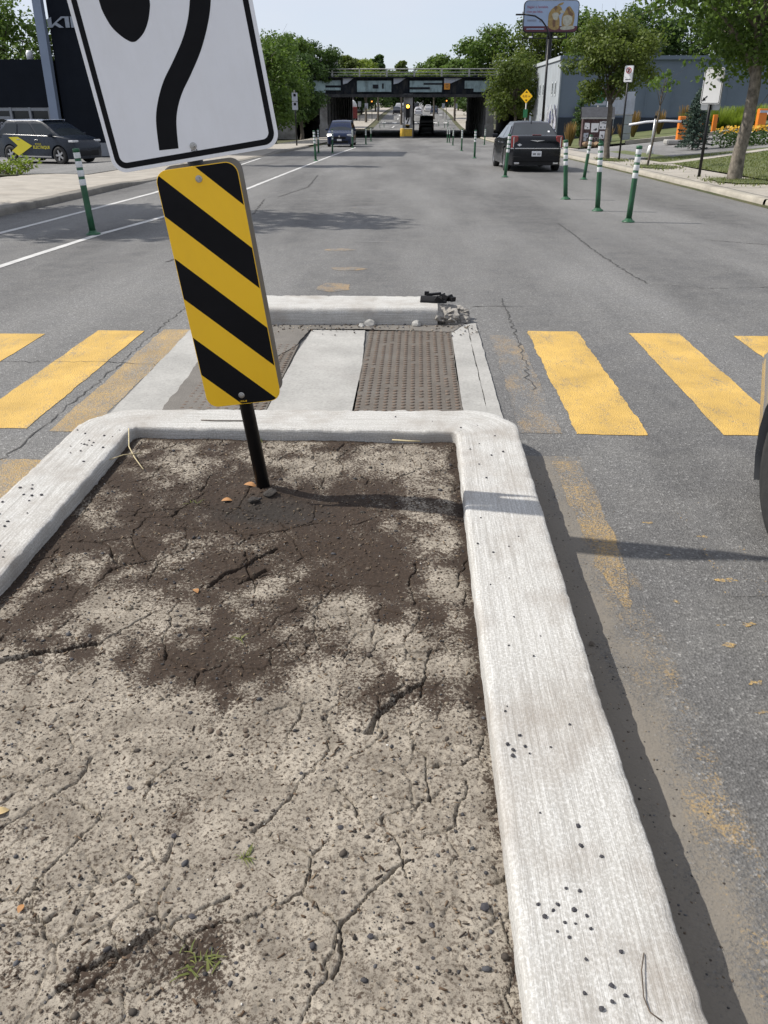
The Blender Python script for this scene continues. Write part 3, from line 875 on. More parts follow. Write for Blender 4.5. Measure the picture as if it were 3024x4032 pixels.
# --- refuge between the two kerbs: flush slabs and ribbed warning plates
def slab(pts, z=.012, name='concrete_slab'):
    o = ragged(pts, .03, .005, z)
    b = MB(); n = len(o)
    b.add(o + [(x, y, -.01) for x, y, _ in o], [tuple(range(n))] + [(i, (i + 1) % n, (i + 1) % n + n, i + n) for i in range(n)])
    q = b.build(name, M['slab']); q['kind'] = 'structure'; return q
slab([(-1.73, 4.05), (-1.36, 4.05), (-1.40, 5.2), (-1.47, 6.5), (-1.76, 6.5)])
slab([(-.85, 4.1), (-.34, 4.1), (-.345, 5.3), (-.385, 6.44), (-.80, 6.44), (-.835, 5.75)])
slab([(.295, 4.1), (.425, 4.1), (.42, 6.68), (.285, 6.62), (.28, 5.4)])
slab([(.431, 4.1), (.512, 4.1), (.495, 6.72), (.426, 6.68)])
M['plate'] = concrete('dirty cast plate', (.125, .108, .09), .8, 2, (.15, .14, .125), .9, .6)
M['plate_red'] = mat('rusty cast plate', (.125, .092, .070), .85, 0, .3, 12, .4, 60, dirt=(.14, .125, .105), dirt_amt=.95)
M['refuge_dirt'] = concrete('gritty asphalt', (.165, .152, .135), .8, 2, (.12, .11, .10), .5, .6)
def plate(x0, x1, y0, y1, m):
    root = empty('tactile_plate', (x0, y0, .006), label=None)
    b = MB(); b.box(((x1 - x0) / 2, (y1 - y0) / 2, 0), (x1 - x0, y1 - y0, .012)); b.build('plate', m, root)
    d = MB()
    nxp = int((x1 - x0) / .052); nyp = int((y1 - y0) / .052)
    for i in range(nxp):
        for j in range(nyp):
            if rng.random() < .05: continue
            cx = (i + .5) * (x1 - x0) / nxp; cy = (j + .5) * (y1 - y0) / nyp
            d.lathe([(.016, 0.005), (.0135, .0105), (.008, .012)], 7, (cx, cy, 0))
    o = d.build('dome', M['plate_red'], root, True); o['kind'] = 'stuff'
    return root
r1 = plate(-.352, .288, 4.1, 6.42, M['plate'])
tag(r1, 'dirt-filled brown tactile plate with rows of small domes beside the plain slab', 'tactile plate')
r2 = plate(-1.37, -.85, 4.1, 6.0, M['plate'])
tag(r2, 'brown tactile plate half buried in grit behind the striped panel', 'tactile plate')
b = MB(); b.poly(ragged([(-1.44, 4.1), (-1.05, 4.1), (-.95, 5.0), (-.98, 5.6), (-.86, 5.95), (-.82, 6.46), (-.38, 6.46), (.30, 6.40), (.42, 6.72), (.1, 6.78), (-1.5, 6.7)], .03, .015, .0165))
tag(b.build('loose_grit', M['refuge_dirt'], fix=False), kind='stuff')

# --- far kerb, snapped off at its right end
inner, outer = [], []
for x in np.arange(-1.72, .19, .014): inner.append((x, 6.585 + .045 * (x + 1.2) / 1.5)); outer.append((x, 7.08))
prof2 = [(0, -.01), (-.012, .05), (-.006, .10), (.0, .125), (.02, .142), (.06, .150)] + [(.06 + .89 * i / 16, .15) for i in range(1, 16)] + [(.955, .150), (.98, .144), (.994, .13), (1.0, .10), (1.02, -.02)]
sweep('kerb', inner, outer, M['kerb'], prof2, seed=13)
def rock(r, seed, flat=.7, n=2, jag=.35):
    b = bmesh.new(); bmesh.ops.create_icosphere(b, subdivisions=n, radius=r)
    q = random.Random(seed); off = Vector((q.random() * 50, q.random() * 50, q.random() * 50))
    planes = [(Vector((q.gauss(0, 1), q.gauss(0, 1), q.gauss(0, 1))).normalized(), r * q.uniform(.55, .9)) for _ in range(7)]
    for v in b.verts:
        for nrm, d in planes:
            e = v.co.dot(nrm) - d
            if e > 0: v.co -= nrm * e
        nv = mnoise.fractal(v.co / r * 1.6 + off, 1.0, 2.0, 4)
        v.co *= 1 + jag * (.22 * nv + (q.random() - .5) * .10)
        v.co.z *= flat
    me = bpy.data.meshes.new('rock'); b.to_mesh(me); b.free()
    return me
tagged = [((.225, 6.83, .05), .13, (1.0, 1.6, .85), 0), ((.33, 6.93, .035), .095, (1, 1.3, .8), 1), ((.27, 6.70, .025), .07, (1.3, 1, .8), 2), ((.40, 6.80, .02), .07, (1, 1.2, .8), 3), ((.20, 7.0, .05), .08, (1.2, 1, .9), 4)]
words = ['largest crumbled chunk still wedged against the snapped kerb end', 'jagged chunk lying behind the snapped kerb end', 'small flat chunk in front of the snapped kerb end', 'outermost chunk of the crumbled kerb end by the lane', 'chunk under the black plastic scrap on the snapped kerb']
for (loc, r, sc, k) in tagged:
    me = rock(r, 60 + k, .8, 4, 1.6); me.materials.append(M['rubble'])
    o = link('concrete_chunk', me); o.location = loc; o.scale = sc; o.rotation_euler = (0, 0, k)
    tag(o, words[k], 'rubble')
for (x, y, r, w) in [(-.36, 6.60, .055, 'pair-mate white stone with a flat top below the far kerb'), (-.42, 6.55, .035, 'smaller pale stone touching the white one below the far kerb'), (.02, 6.60, .05, 'rounded white stone nearest the snapped end of the far kerb')]:
    me = rock(r, int(1000 * r) + 3, .7, 2); me.materials.append(M['slab'])
    o = link('stone', me); o.location = (x, y, r * .45); tag(o, w, 'stone')
# black plastic scrap of a sheared-off bollard base
root = empty('plastic_scrap', (.05, 6.88, .15), (0, 0, -.12), 'black broken plastic bollard base lying on the snapped kerb end', 'scrap')
root.scale = (.72, .7, .62)
b = MB(); pr = []
for i in range(9):
    a = math.pi * i / 8; pr.append((-.075 * math.cos(a), .075 * math.sin(a)))
b.prism(pr, 0, .30, 'x'); q = b.build('shell', M['plastic_black'], root, bevel=.006); q.location = (0, -.02, 0)
b = MB()
for k in range(10): b.box((.19 + .015 * k + rng.uniform(-.03, .05), rng.uniform(-.08, .06), .03 + rng.uniform(0, .05)), (rng.uniform(.04, .1), rng.uniform(.02, .07), rng.uniform(.02, .06)), Matrix.Rotation(rng.uniform(-.7, .7), 3, 'Y') @ Matrix.Rotation(rng.uniform(-1, 1), 3, 'Z'))
b.build('torn_edge', M['plastic_black'], root)
b = MB(); b.box((.14, .04, .085), (.17, .05, .03), Matrix.Rotation(-.15, 3, 'Y')); b.box((.06, .05, .09), (.05, .04, .05)); b.build('rib', M['plastic_black'], root, bevel=.004)

# --- grit, chips, stones, weeds and litter on the soil and kerb
def scatter_pieces(name, n, make, m, parent=None):
    """many small closed pieces in one mesh; make(i) -> (verts, faces, colour)"""
    V = []; F = []; Cc = []
    for i in range(n):
        v, f, c = make(i); o = len(V)
        V += v; F += [tuple(a + o for a in t) for t in f]; Cc += [(*c, 1)] * len(v)
    me = np_mesh(name, np.array(V, np.float32), np.array(F, np.int32), m)
    set_attr(me, 'mix', np.array(Cc, np.float32))
    o = link(name, me, parent); o['kind'] = 'stuff'
    return o
_b = bmesh.new(); bmesh.ops.create_icosphere(_b, subdivisions=1, radius=1)
ICO_V = [v.co.copy() for v in _b.verts]; ICO_F = [tuple(v.index for v in f.verts) for f in _b.faces]; _b.free()
STONE_COL = [(.045, .043, .045), (.06, .05, .042), (.085, .068, .05), (.11, .085, .065), (.04, .035, .03), (.20, .17, .13), (.07, .07, .075), (.13, .11, .09)]
def grey_vary(a, b):
    k = rng.uniform(a, b); return tuple(q * k for q in rng.choice(STONE_COL))
def pebble_at(x, y, z, r, col):
    rot = Matrix.Rotation(rng.uniform(0, 6.3), 3, 'Z') @ Matrix.Rotation(rng.uniform(-.4, .4), 3, 'X')
    s = Vector((r * rng.uniform(.8, 1.4), r * rng.uniform(.7, 1.1), r * rng.uniform(.45, .8)))
    vs = []
    for v in ICO_V:
        p = rot @ Vector((v.x * s.x, v.y * s.y, v.z * s.z)) * rng.uniform(.82, 1.1)
        vs.append((p.x + x, p.y + y, p.z + z))
    return vs, ICO_F, col
def mk_peb(i):
    while True:
        x = rng.uniform(-1.40, .21); y = .75 + 3.1 * rng.random()**1.25
        if x > -1.40 + max(0, (.3)) * 0: break
    r = min(.011, .0018 * math.exp(rng.gauss(.1, .55)))
    c = rng.choice(STONE_COL); k = rng.uniform(.7, 1.25)
    if rng.random() < .012: c = (.6, .58, .54); r *= .7
    return pebble_at(x, y, soil_z(x, y) + r * .15, r, tuple(q * k for q in c))
scatter_pieces('grit', 14000, mk_peb, M['grit'])
def mk_chip(i):
    x = rng.uniform(-1.39, .20); y = .75 + 3.08 * rng.random()**.95
    L = .004 + .016 * rng.random()**2.2; w = rng.uniform(.0010, .0028)
    rot = Matrix.Rotation(rng.uniform(0, 6.3), 3, 'Z') @ Matrix.Rotation(rng.uniform(-.35, .35), 3, 'Y')
    z = soil_z(x, y) + .002
    vs = []
    for a, b_, c in ((-1,-1,-1),(1,-.6,-1),(1,.6,-1),(-1,1,-1),(-1,-1,1),(1,-.5,1),(1,.5,1),(-1,1,1)):
        p = rot @ Vector((a * L / 2, b_ * w, c * w * .5)); vs.append((p.x + x, p.y + y, p.z + z))
    c = rng.choice([(.055, .036, .024), (.09, .058, .036), (.13, .09, .06), (.03, .022, .017), (.20, .15, .10)])
    return vs, [(0,3,2,1),(4,5,6,7),(0,1,5,4),(1,2,6,5),(2,3,7,6),(3,0,4,7)], c
scatter_pieces('bark_chips', 2600, mk_chip, M['chips'])
def mk_road_grit(i):
    y = .9 + 3.0 * rng.random(); x = .545 + abs(rng.gauss(0, .10))
    r = rng.uniform(.0015, .004)
    return pebble_at(x, y, r * .3, r, grey_vary(.8, 2.))
scatter_pieces('gutter_grit', 500, mk_road_grit, M['grit'])
def mk_ref_grit(i):
    x = rng.uniform(-1.5, .5); y = 6.62 - abs(rng.gauss(0, .16)); r = rng.uniform(.003, .010)
    return pebble_at(x, y, .017 + r * .3, r, grey_vary(1, 3))
scatter_pieces('gutter_grit', 260, mk_ref_grit, M['grit'])

# countable stones
M['dark_stone'] = mat('dark grey stone', (.05, .048, .055), .8, 0, .4, 60, .4, 120)
M['brown_stone'] = mat('brown stone', (.10, .075, .055), .85, 0, .4, 60, .4, 120)
M['pale_stone'] = mat('pale stone', (.42, .38, .32), .85, 0, .3, 60, .3, 120)
dark_me = []
for k in range(4):
    me = rock(1, 90 + k, .7, 1); me.materials.append(M['dark_stone']); dark_me.append(me)
brown_me = []
for k in range(3):
    me = rock(1, 120 + k, .6, 1); me.materials.append([M['brown_stone'], M['dark_stone'], M['pale_stone']][k]); brown_me.append(me)
kerb_peb = [(.30, 1.15), (.33, 1.20), (.31, 1.17), (.345, 1.155), (.36, 1.19), (.325, 1.13), (.30, 1.11), (.285, 1.13), (.34, 1.12), (.355, 1.10), (.32, 1.09), (.37, 1.13), (.27, 1.17), (.41, 1.06), (.345, 1.045),
            (.37, 1.00), (.33, .985), (.38, .97), (.41, .975), (.35, .95), (.30, 1.40), (.375, 1.36), (.39, 1.32), (.41, 1.28), (.25, 1.62), (.27, 1.60), (.26, 1.58), (.29, 1.62), (.28, 1.66), (.30, 1.60), (.25, 1.75), (.27, 1.78),
            (.42, 1.70), (.36, 1.62), (.30, 2.05), (.37, 2.0), (.33, 2.2), (.40, 2.1), (.26, 2.4), (.34, 2.45), (.29, 2.62), (.24, 2.7), (.36, 2.68), (.40, 2.75), (.28, 2.9), (.33, 3.3), (.30, 3.45), (.36, 3.55), (.42, 3.6), (.31, 3.7),
            (.25, 3.9), (.33, 3.95), (.1, 4.0), (-.1, 4.05), (.40, 3.8), (.27, 3.62)]
for i, (x, y) in enumerate(kerb_peb):
    o = link('pebble', dark_me[i % 4]); r = rng.uniform(.0035, .0075); o.scale = (r, r * rng.uniform(.7, 1), r * .8)
    o.location = (x + rng.uniform(-.01, .01), y + rng.uniform(-.01, .01), .152 + r * .2); o.rotation_euler.z = rng.uniform(0, 6)
    tag(o, 'small dark pebble lying on top of the white island kerb beside the lane', 'pebble', 'dark pebbles on the island kerb')
for i in range(42):
    o = link('pebble', dark_me[i % 4]); y = rng.uniform(2.3, 3.85); x = rng.uniform(-1.66, -1.44); r = rng.uniform(.004, .010)
    o.scale = (r, r * .8, r * .7); o.location = (x, y, .152 + r * .2); o.rotation_euler.z = rng.uniform(0, 6)
    tag(o, 'small dark crumb on the white kerb on the far side of the leaning post', 'pebble', 'crumbs on the left island kerb')
for i in range(70):
    x = rng.uniform(-1.3, .18); y = .85 + 2.9 * rng.random()**1.4; r = rng.uniform(.0045, .0095) * (1.5 if rng.random() < .12 else 1)
    o = link('stone', brown_me[i % 3 if i % 7 == 0 else i % 2]); o.scale = (r, r * .8, r * .75); o.location = (x, y, soil_z(x, y) + r * .15); o.rotation_euler.z = rng.uniform(0, 6)
    tag(o, 'thumb-sized stone half sunk in the bare soil of the island', 'stone', 'stones in the island soil')
M['clod'] = mat('wet black earth', (.032, .027, .023), .85, 0, .4, 50, .6, 100)
for (x, y, r, w) in [(-.66, 3.12, .026, 'dark clod of wet soil in front of the leaning post foot'), (-.60, 3.17, .032, 'broken lump of black earth at the foot of the leaning post')]:
    me = rock(r, int(r * 900), .6, 2, .5); me.materials.append(M['clod']); o = link('soil_clod', me)
    o.location = (x, y, soil_z(x, y) + .006); tag(o, w, 'clod')
# leaves
M['dead_leaf'] = mat('dead leaf', (.40, .20, .075), .7, 0, .3, 40)
M['dead_leaf2'] = mat('tan leaf', (.48, .36, .18), .7, 0, .3, 40)
def leaf_obj(x, y, L, a, m, label, z=None):
    b = MB(); vs = []; n = 7
    for i in range(n):
        t = i / (n - 1); w = .28 * L * math.sin(math.pi * t)**.8
        h = .08 * L * math.sin(math.pi * t) + .02 * L
        vs += [((t - .5) * L, -w, h + w * .5), ((t - .5) * L, w, h + w * .35)]
    b.add(vs, [(2*i, 2*i+2, 2*i+3, 2*i+1) for i in range(n - 1)])
    o = b.build('fallen_leaf', m, None, True, fix=False); o.location = (x, y, (soil_z(x, y) if z is None else z) + .001); o.rotation_euler = (.15, .1, a)
    tag(o, label, 'leaf')
leaf_obj(-.735, 2.405, .036, 2.2, M['dead_leaf'], 'curled orange leaf beside the diagonal split in the soil')
leaf_obj(-.957, 1.405, .042, .6, M['dead_leaf2'], 'narrow tan leaf lying on the pale crust')
leaf_obj(-.80, 1.155, .024, 1.6, M['dead_leaf'], 'small brown leaf tip stuck in the pale crust')
leaf_obj(.175, 1.635, .026, 2.6, M['dead_leaf2'], 'pale leaf scrap against the inner edge of the white kerb')
leaf_obj(-.78, 3.14, .05, .3, M['dead_leaf'], 'rust brown leaf litter piece left of the post foot')
leaf_obj(-.70, 3.25, .06, -.2, M['dead_leaf'], 'long rust brown leaf touching the leaning post')
leaf_obj(.60, 2.28, .03, .8, M['bark'], 'dark leaf in the shaded gutter below the kerb', .004)
leaf_obj(-.86, 1.0, .035, 1.1, M['dead_leaf2'], 'cream husk standing up beside the lowest fissure')
# straws and twigs
def stick(pts, r, m, name, label):
    b = MB(); b.tube(pts, r, 5); o = b.build(name, m, None, True); tag(o, label, name.replace('_', ' ')); return o
M['straw'] = mat('straw', (.52, .44, .26), .7, 0, .2, 60)
stick([(-1.40, 3.80, .165), (-1.36, 3.66, .125), (-1.30, 3.55, .115), (-1.22, 3.42, .112)], .0028, M['straw'], 'straw', 'longer pale straw reaching from the kerb corner onto the soil')
stick([(-1.41, 3.50, .12), (-1.35, 3.55, .128), (-1.28, 3.60, .118)], .0025, M['straw'], 'straw', 'short pale straw crossing over the longer one')
stick([(-.10, 3.83, .112), (-.02, 3.81, .115), (.04, 3.82, .11)], .004, M['straw'], 'twig', 'pale twig lying against the far inner kerb face')
stick([(.455, 1.06, .153), (.44, 1.02, .160), (.432, .97, .158), (.437, .945, .154), (.455, .93, .153)], .0013, M['brown_stone'], 'twig', 'thin curved red-brown stem lying on the kerb top')
stick([(-.86, 3.96, .154), (-1.0, 3.955, .155), (-1.08, 3.965, .153)], .003, M['bark'], 'twig', 'thin dark twig on top of the cross kerb')
# weeds
M['weed'] = leaf_mat('dusty weed', (.06, .085, .025), (.15, .17, .06))
def weed(x, y, n, L, label, spread=.03):
    root = empty('weed', (x, y, soil_z(x, y)), label=label, cat='weed')
    V = []; F = []; Cc = []
    for i in range(n):
        a = rng.uniform(0, 6.3); ox, oy = rng.gauss(0, spread), rng.gauss(0, spread * .5)
        l = L * rng.uniform(.5, 1.1); w = l * rng.uniform(.05, .10); lean = rng.uniform(1.2, 2.4)
        d = Vector((math.cos(a), math.sin(a), 0)); s = Vector((-d.y, d.x, 0))
        o = len(V)
        for t in (0, .5, 1):
            c = Vector((ox, oy, 0)) + d * l * lean * .6 * t + Vector((0, 0, l * (t - .75 * t * t) * .8))
            ww = w * (1 - t * .8)
            V += [tuple(c - s * ww), tuple(c + s * ww)]
        F += [(o, o+1, o+3, o+2), (o+2, o+3, o+5, o+4)]
        Cc += [(rng.uniform(.2, 1),) * 3 + (1,)] * 6
    me = np_mesh('blade', np.array(V), np.array(F), M['weed']); set_attr(me, 'mix', np.array(Cc))
    link('blades', me, root)
    b = MB(); b.tube([(0, 0, -.01), (.004, 0, .012)], [.004, .002], 5); b.build('stem', M['leaf_lime'] if False else M['bark'], root)
weed(-.395, 1.055, 26, .036, 'sprawling green weed growing from the dark soil hollow', .022)
weed(-.36, 1.30, 14, .026, 'tiny green seedling on the pale crust', .006)
weed(-.92, 3.12, 10, .03, 'small green sprout left of the post foot', .012)
weed(-.78, 3.84, 12, .03, 'tiny green tuft at the foot of the far inner kerb face', .02)
weed(-.53, 2.13, 7, .035, 'single thin green shoot between two pale patches', .004)
# ------------------------------------------------------------------ text helper
def text_mesh(s, size, m, name='lettering', bold=False):
    cu = bpy.data.curves.new('t', 'FONT'); cu.body = s; cu.size = size; cu.align_x = 'CENTER'; cu.align_y = 'CENTER'
    cu.resolution_u = 3
    if bold: cu.offset = size * .012
    o = bpy.data.objects.new('t', cu); C.objects.link(o)
    dg = bpy.context.evaluated_depsgraph_get()
    me = bpy.data.meshes.new_from_object(o.evaluated_get(dg))
    bpy.data.objects.remove(o); bpy.data.curves.remove(cu)
    me.materials.clear(); me.materials.append(m); me.name = name
    return me
def text_on(s, size, m, parent, loc, rot=(math.pi / 2, 0, 0), name='lettering', bold=False, sx=1):
    o = link(name, text_mesh(s, size, m, name, bold), parent); o.location = loc; o.rotation_euler = rot; o.scale = (sx, 1, 1)
    return o
def rrect(x0, x1, z0, z1, r, n=6):
    out = []
    for cx, cz, a0 in ((x1 - r, z0 + r, -90), (x1 - r, z1 - r, 0), (x0 + r, z1 - r, 90), (x0 + r, z0 + r, 180)):
        for i in range(n + 1):
            a = RAD(a0 + 90 * i / n); out.append((cx + r * math.cos(a), cz + r * math.sin(a)))
    return out
def ring(b, o, i, y0, y1):
    n = len(o)
    vs = [(x, y0, z) for x, z in o] + [(x, y0, z) for x, z in i] + [(x, y1, z) for x, z in o] + [(x, y1, z) for x, z in i]
    fs = []
    for k in range(n):
        j = (k + 1) % n
        fs += [(k, j, n + j, n + k), (2*n + k, 3*n + k, 3*n + j, 2*n + j), (k, 2*n + k, 2*n + j, j), (n + k, n + j, 3*n + j, 3*n + k)]
    b.add(vs, fs)
def clip_poly(poly, f):
    """keep the part of a convex polygon where f(p) >= 0"""
    out = []
    n = len(poly)
    for i in range(n):
        a, b_ = poly[i], poly[(i + 1) % n]; fa, fb = f(a), f(b_)
        if fa >= 0: out.append(a)
        if (fa >= 0) != (fb >= 0):
            t = fa / (fa - fb); out.append((a[0] + (b_[0] - a[0]) * t, a[1] + (b_[1] - a[1]) * t))
    return out

M['back_grey'] = mat('dull sign back', (.26, .265, .27), .6, 0, .08, 4)
# ------------------------------------------------------------------ the leaning median sign
sign = empty('traffic_sign', (-.625, 3.24, .09), (0, RAD(-7.3), 0), 'leaning black post with white curved-path sign over yellow and black striped panel', 'traffic sign')
b = MB(); b.tube([(-.012, 0, -.12), (-.012, 0, 2.3)], .0285, 20); b.build('post', M['black_steel'], sign, True)
def panel(name, x0, x1, z0, z1, r, y, th, m, parent):
    b = MB(); b.prism(rrect(x0, x1, z0, z1, r, 8), y, y + th); return b.build(name, m, parent, bevel=.0008)
hz = panel('hazard_panel', -.157, .147, .421, 1.322, .045, -.047, .003, M['sheet_yellow'], sign)
base = rrect(-.1545, .1445, .4235, 1.3195, .0425, 8)
def dband(c0, c1):
    p = clip_poly(base, lambda q: (q[1] + q[0] + .155) - c0)
    return clip_poly(p, lambda q: c1 - (q[1] + q[0] + .155))
for c0, c1 in ((.561, .713), (.864, 1.016), (1.168, 1.3175), (1.47, 9)):
    b = MB(); b.prism(dband(c0, c1), -.0476, -.0471); b.build('black_stripe', M['sheet_black'], hz)
b = MB(); b.prism([(.118 + .006 * k, .0) for k in range(2)] and rrect(-.022, .022, .4262, .4278, .0005, 1), -.0479, -.0474)
text_on('WA-8', .011, M['sheet_yellow'], hz, (-.008, -.0482, .433), bold=True)
bk = panel('rear_panel', -.157, .147, .431, 1.332, .045, .042, .003, M['back_grey'], sign)
def bolt_at(x, z, y, parent):
    b = MB(); b.lathe([(.0125, 0), (.0125, .002), (.010, .003)], 16, (x, 0, z), 'y'); b.lathe([(.0075, .002), (.0075, .008), (.006, .0095)], 6, (x, 0, z), 'y')
    o = b.build('bolt', M['bolt'], parent, bevel=.0006); o.location.y = y; o.scale.y = -1
    return o
bolt_at(0, 1.278, -.0476, sign); bolt_at(-.011, .459, -.0476, sign)
b = MB()
for z in (1.278, .459): b.box((-.012, -.03, z), (.03, .03, .05)); b.box((-.012, .03, z), (.03, .028, .05))
b.build('bracket', M['alu'], sign)
wf = empty('sign_face', (0, 0, 0), (0, RAD(-1.5), RAD(2)), parent=sign)
pw = panel('white_panel', -.264, .346, 1.338, 2.26, .05, -.047, .003, M['sheet_white'], wf)
b = MB(); ring(b, rrect(-.2505, .3325, 1.3505, 2.2465, .040, 8), rrect(-.2315, .3135, 1.3695, 2.2275, .024, 8), -.0476, -.0471); b.build('black_border', M['sheet_black'], wf)
drop = [(-.163, 1.92), (-.159, 1.867), (-.156, 1.832), (-.14, 1.786), (-.115, 1.754), (-.093, 1.736), (-.080, 1.7315), (-.066, 1.734), (-.038, 1.752), (-.015, 1.781), (.002, 1.817), (.008, 1.845), (.010, 1.92), (-.01, 2.02), (-.075, 2.10), (-.14, 2.02)]
def catmull(p, k=4, closed=False):
    out = []; n = len(p)
    for i in range(n if closed else n - 1):
        q = [p[(i + j) % n] if closed else p[min(n - 1, max(0, i + j))] for j in (-1, 0, 1, 2)]
        for s in range(k):
            t = s / k
            out.append(tuple(.5 * (2*q[1][d] + (-q[0][d] + q[2][d]) * t + (2*q[0][d] - 5*q[1][d] + 4*q[2][d] - q[3][d]) * t*t + (-q[0][d] + 3*q[1][d] - 3*q[2][d] + q[3][d]) * t**3) for d in range(2)))
    if not closed: out.append(tuple(p[-1]))
    return out
b = MB(); b.prism(catmull(drop, 4, True), -.0476, -.0471); b.build('black_drop', M['sheet_black'], wf)
aL = [(.172, 1.99), (.165, 1.90), (.14, 1.82), (.118, 1.765), (.084, 1.71), (.035, 1.652), (-.010, 1.602), (-.046, 1.545), (-.070, 1.484), (-.084, 1.391)]
aR = [(.243, 1.99), (.234, 1.90), (.209, 1.809), (.183, 1.745), (.140, 1.672), (.089, 1.608), (.045, 1.558), (.015, 1.510), (-.002, 1.462), (-.0145, 1.387)]
cl, cr = catmull(aL, 5), catmull(aR, 5)
b = MB(); n = len(cl)
vs = [(x, -.0476, z) for x, z in cl] + [(x, -.0476, z) for x, z in cr]
b.add(vs, [(i, i + 1, n + i + 1, n + i) for i in range(n - 1)])
b.add([(.11, -.0476, 1.99), (.305, -.0476, 1.99), (.208, -.0476, 2.16)], [(0, 1, 2)])
b.build('black_arrow', M['sheet_black'], wf)
text_on('RD-A', .010, M['sheet_black'], wf, (.040, -.0482, 1.372), bold=True)
bolt_at(.039, 1.387, -.0476, wf)
b = MB(); b.box((.01, -.03, 1.387), (.03, .03, .05)); b.build('bracket', M['alu'], wf)

# ------------------------------------------------------------------ flexible delineator posts
def make_bollard():
    root = empty('delineator_post')
    h = 1.15
    b = MB(); b.lathe([(.105, 0), (.105, .012), (.088, .028), (.066, .034), (.055, .06)], 20); b.build('base', M['boll_green'], root, True)
    b = MB(); b.lathe([(.046, .03), (.045, .30), (.044, .60), (.043, h - .005)], 18); b.build('tube', M['boll_green'], root, True)
    z = h - .045
    for k in range(4):
        b = MB(); b.lathe([(.0455, z - .08), (.0462, z - .078), (.0462, z - .002), (.0455, z)], 18); b.build('reflective_band', M['boll_white'], root, True)
        z -= .118
    b = MB(); b.lathe([(.0475, h - .05), (.0475, h - .006), (.040, h), (.02, h + .002)], 18); b.build('cap', M['boll_green'], root, True)
    return root
proto = make_bollard()
G_R = 'green posts between the lane and the parked sedan'
posts = [(-4.68, 12.41, -3.5, 0, 'green and white flexible post leaning beside the white lane line at the tree shadow', None),
         (3.48, 14.44, 1.5, 0, 'last green post of the row, farthest from the black sedan', None),
         (3.33, 16.26, -3.2, 0, 'green post with a crumpled top, second in the row toward the sedan', None),
         (3.14, 18.72, -5, 0, 'green post leaning left, third in the row toward the sedan', None),
         (4.7, 25.26, 4.4, 0, 'green post standing apart from the row, close behind the sedan on the kerb side', None),
         (2.58, 26.21, 3.2, 0, 'green post right behind the left taillight of the black sedan', None)]
far = [(2.57, 40.5, 0), (2.56, 52.4, 0), (2.69, 68.9, 1), (2.6, 79.2, 0), (2.8, 79.6, 0), (5.21, 70.8, 2)]
farL = [(-4.19, 37.06, -2), (-5.2, 47.4, 0), (-4.47, 47.46, 1), (-4.3, 60.0, 0), (-4.1, 72.0, 0), (-4.2, 74.0, 0), (-4.3, 84, 0)]
und = [(-6.2, 150, 0), (-5.6, 152, 0), (4.4, 150, 0), (4.9, 152, 0), (5.2, 156, 0), (3.6, 158, 0)]
first = True
def place_post(x, y, tilt, label, group):
    global first
    o = proto if first else copy_tree(proto)
    first = False
    o.location = (x, y, road_z(y)); o.rotation_euler = (0, RAD(tilt), rng.uniform(-.1, .1) * 0)
    tag(o, label, 'bollard', group)
    return o
for x, y, t, _, l, g in posts:
    o = place_post(x, y, t, l, g or 'green flexible posts by the lanes')
    if 'crumpled' in l:
        q = MB(); q.box((.0, 0, 1.165), (.07, .05, .05), Matrix.Rotation(.5, 3, 'Y')); q.box((-.02, 0, 1.19), (.02, .06, .06), Matrix.Rotation(-.4, 3, 'Y')); q.build('crumpled_top', M['boll_green'], o, bevel=.008)
for x, y, t in far: place_post(x, y, t, 'green post in the far row between the sedan and the bridge', 'far posts on the sedan side')
for x, y, t in farL: place_post(x, y, t, 'green post along the white line by the oncoming blue car', 'far posts on the oncoming side')
for x, y, t in und: place_post(x, y, t, 'distant post seen through the underpass', 'posts beyond the bridge')
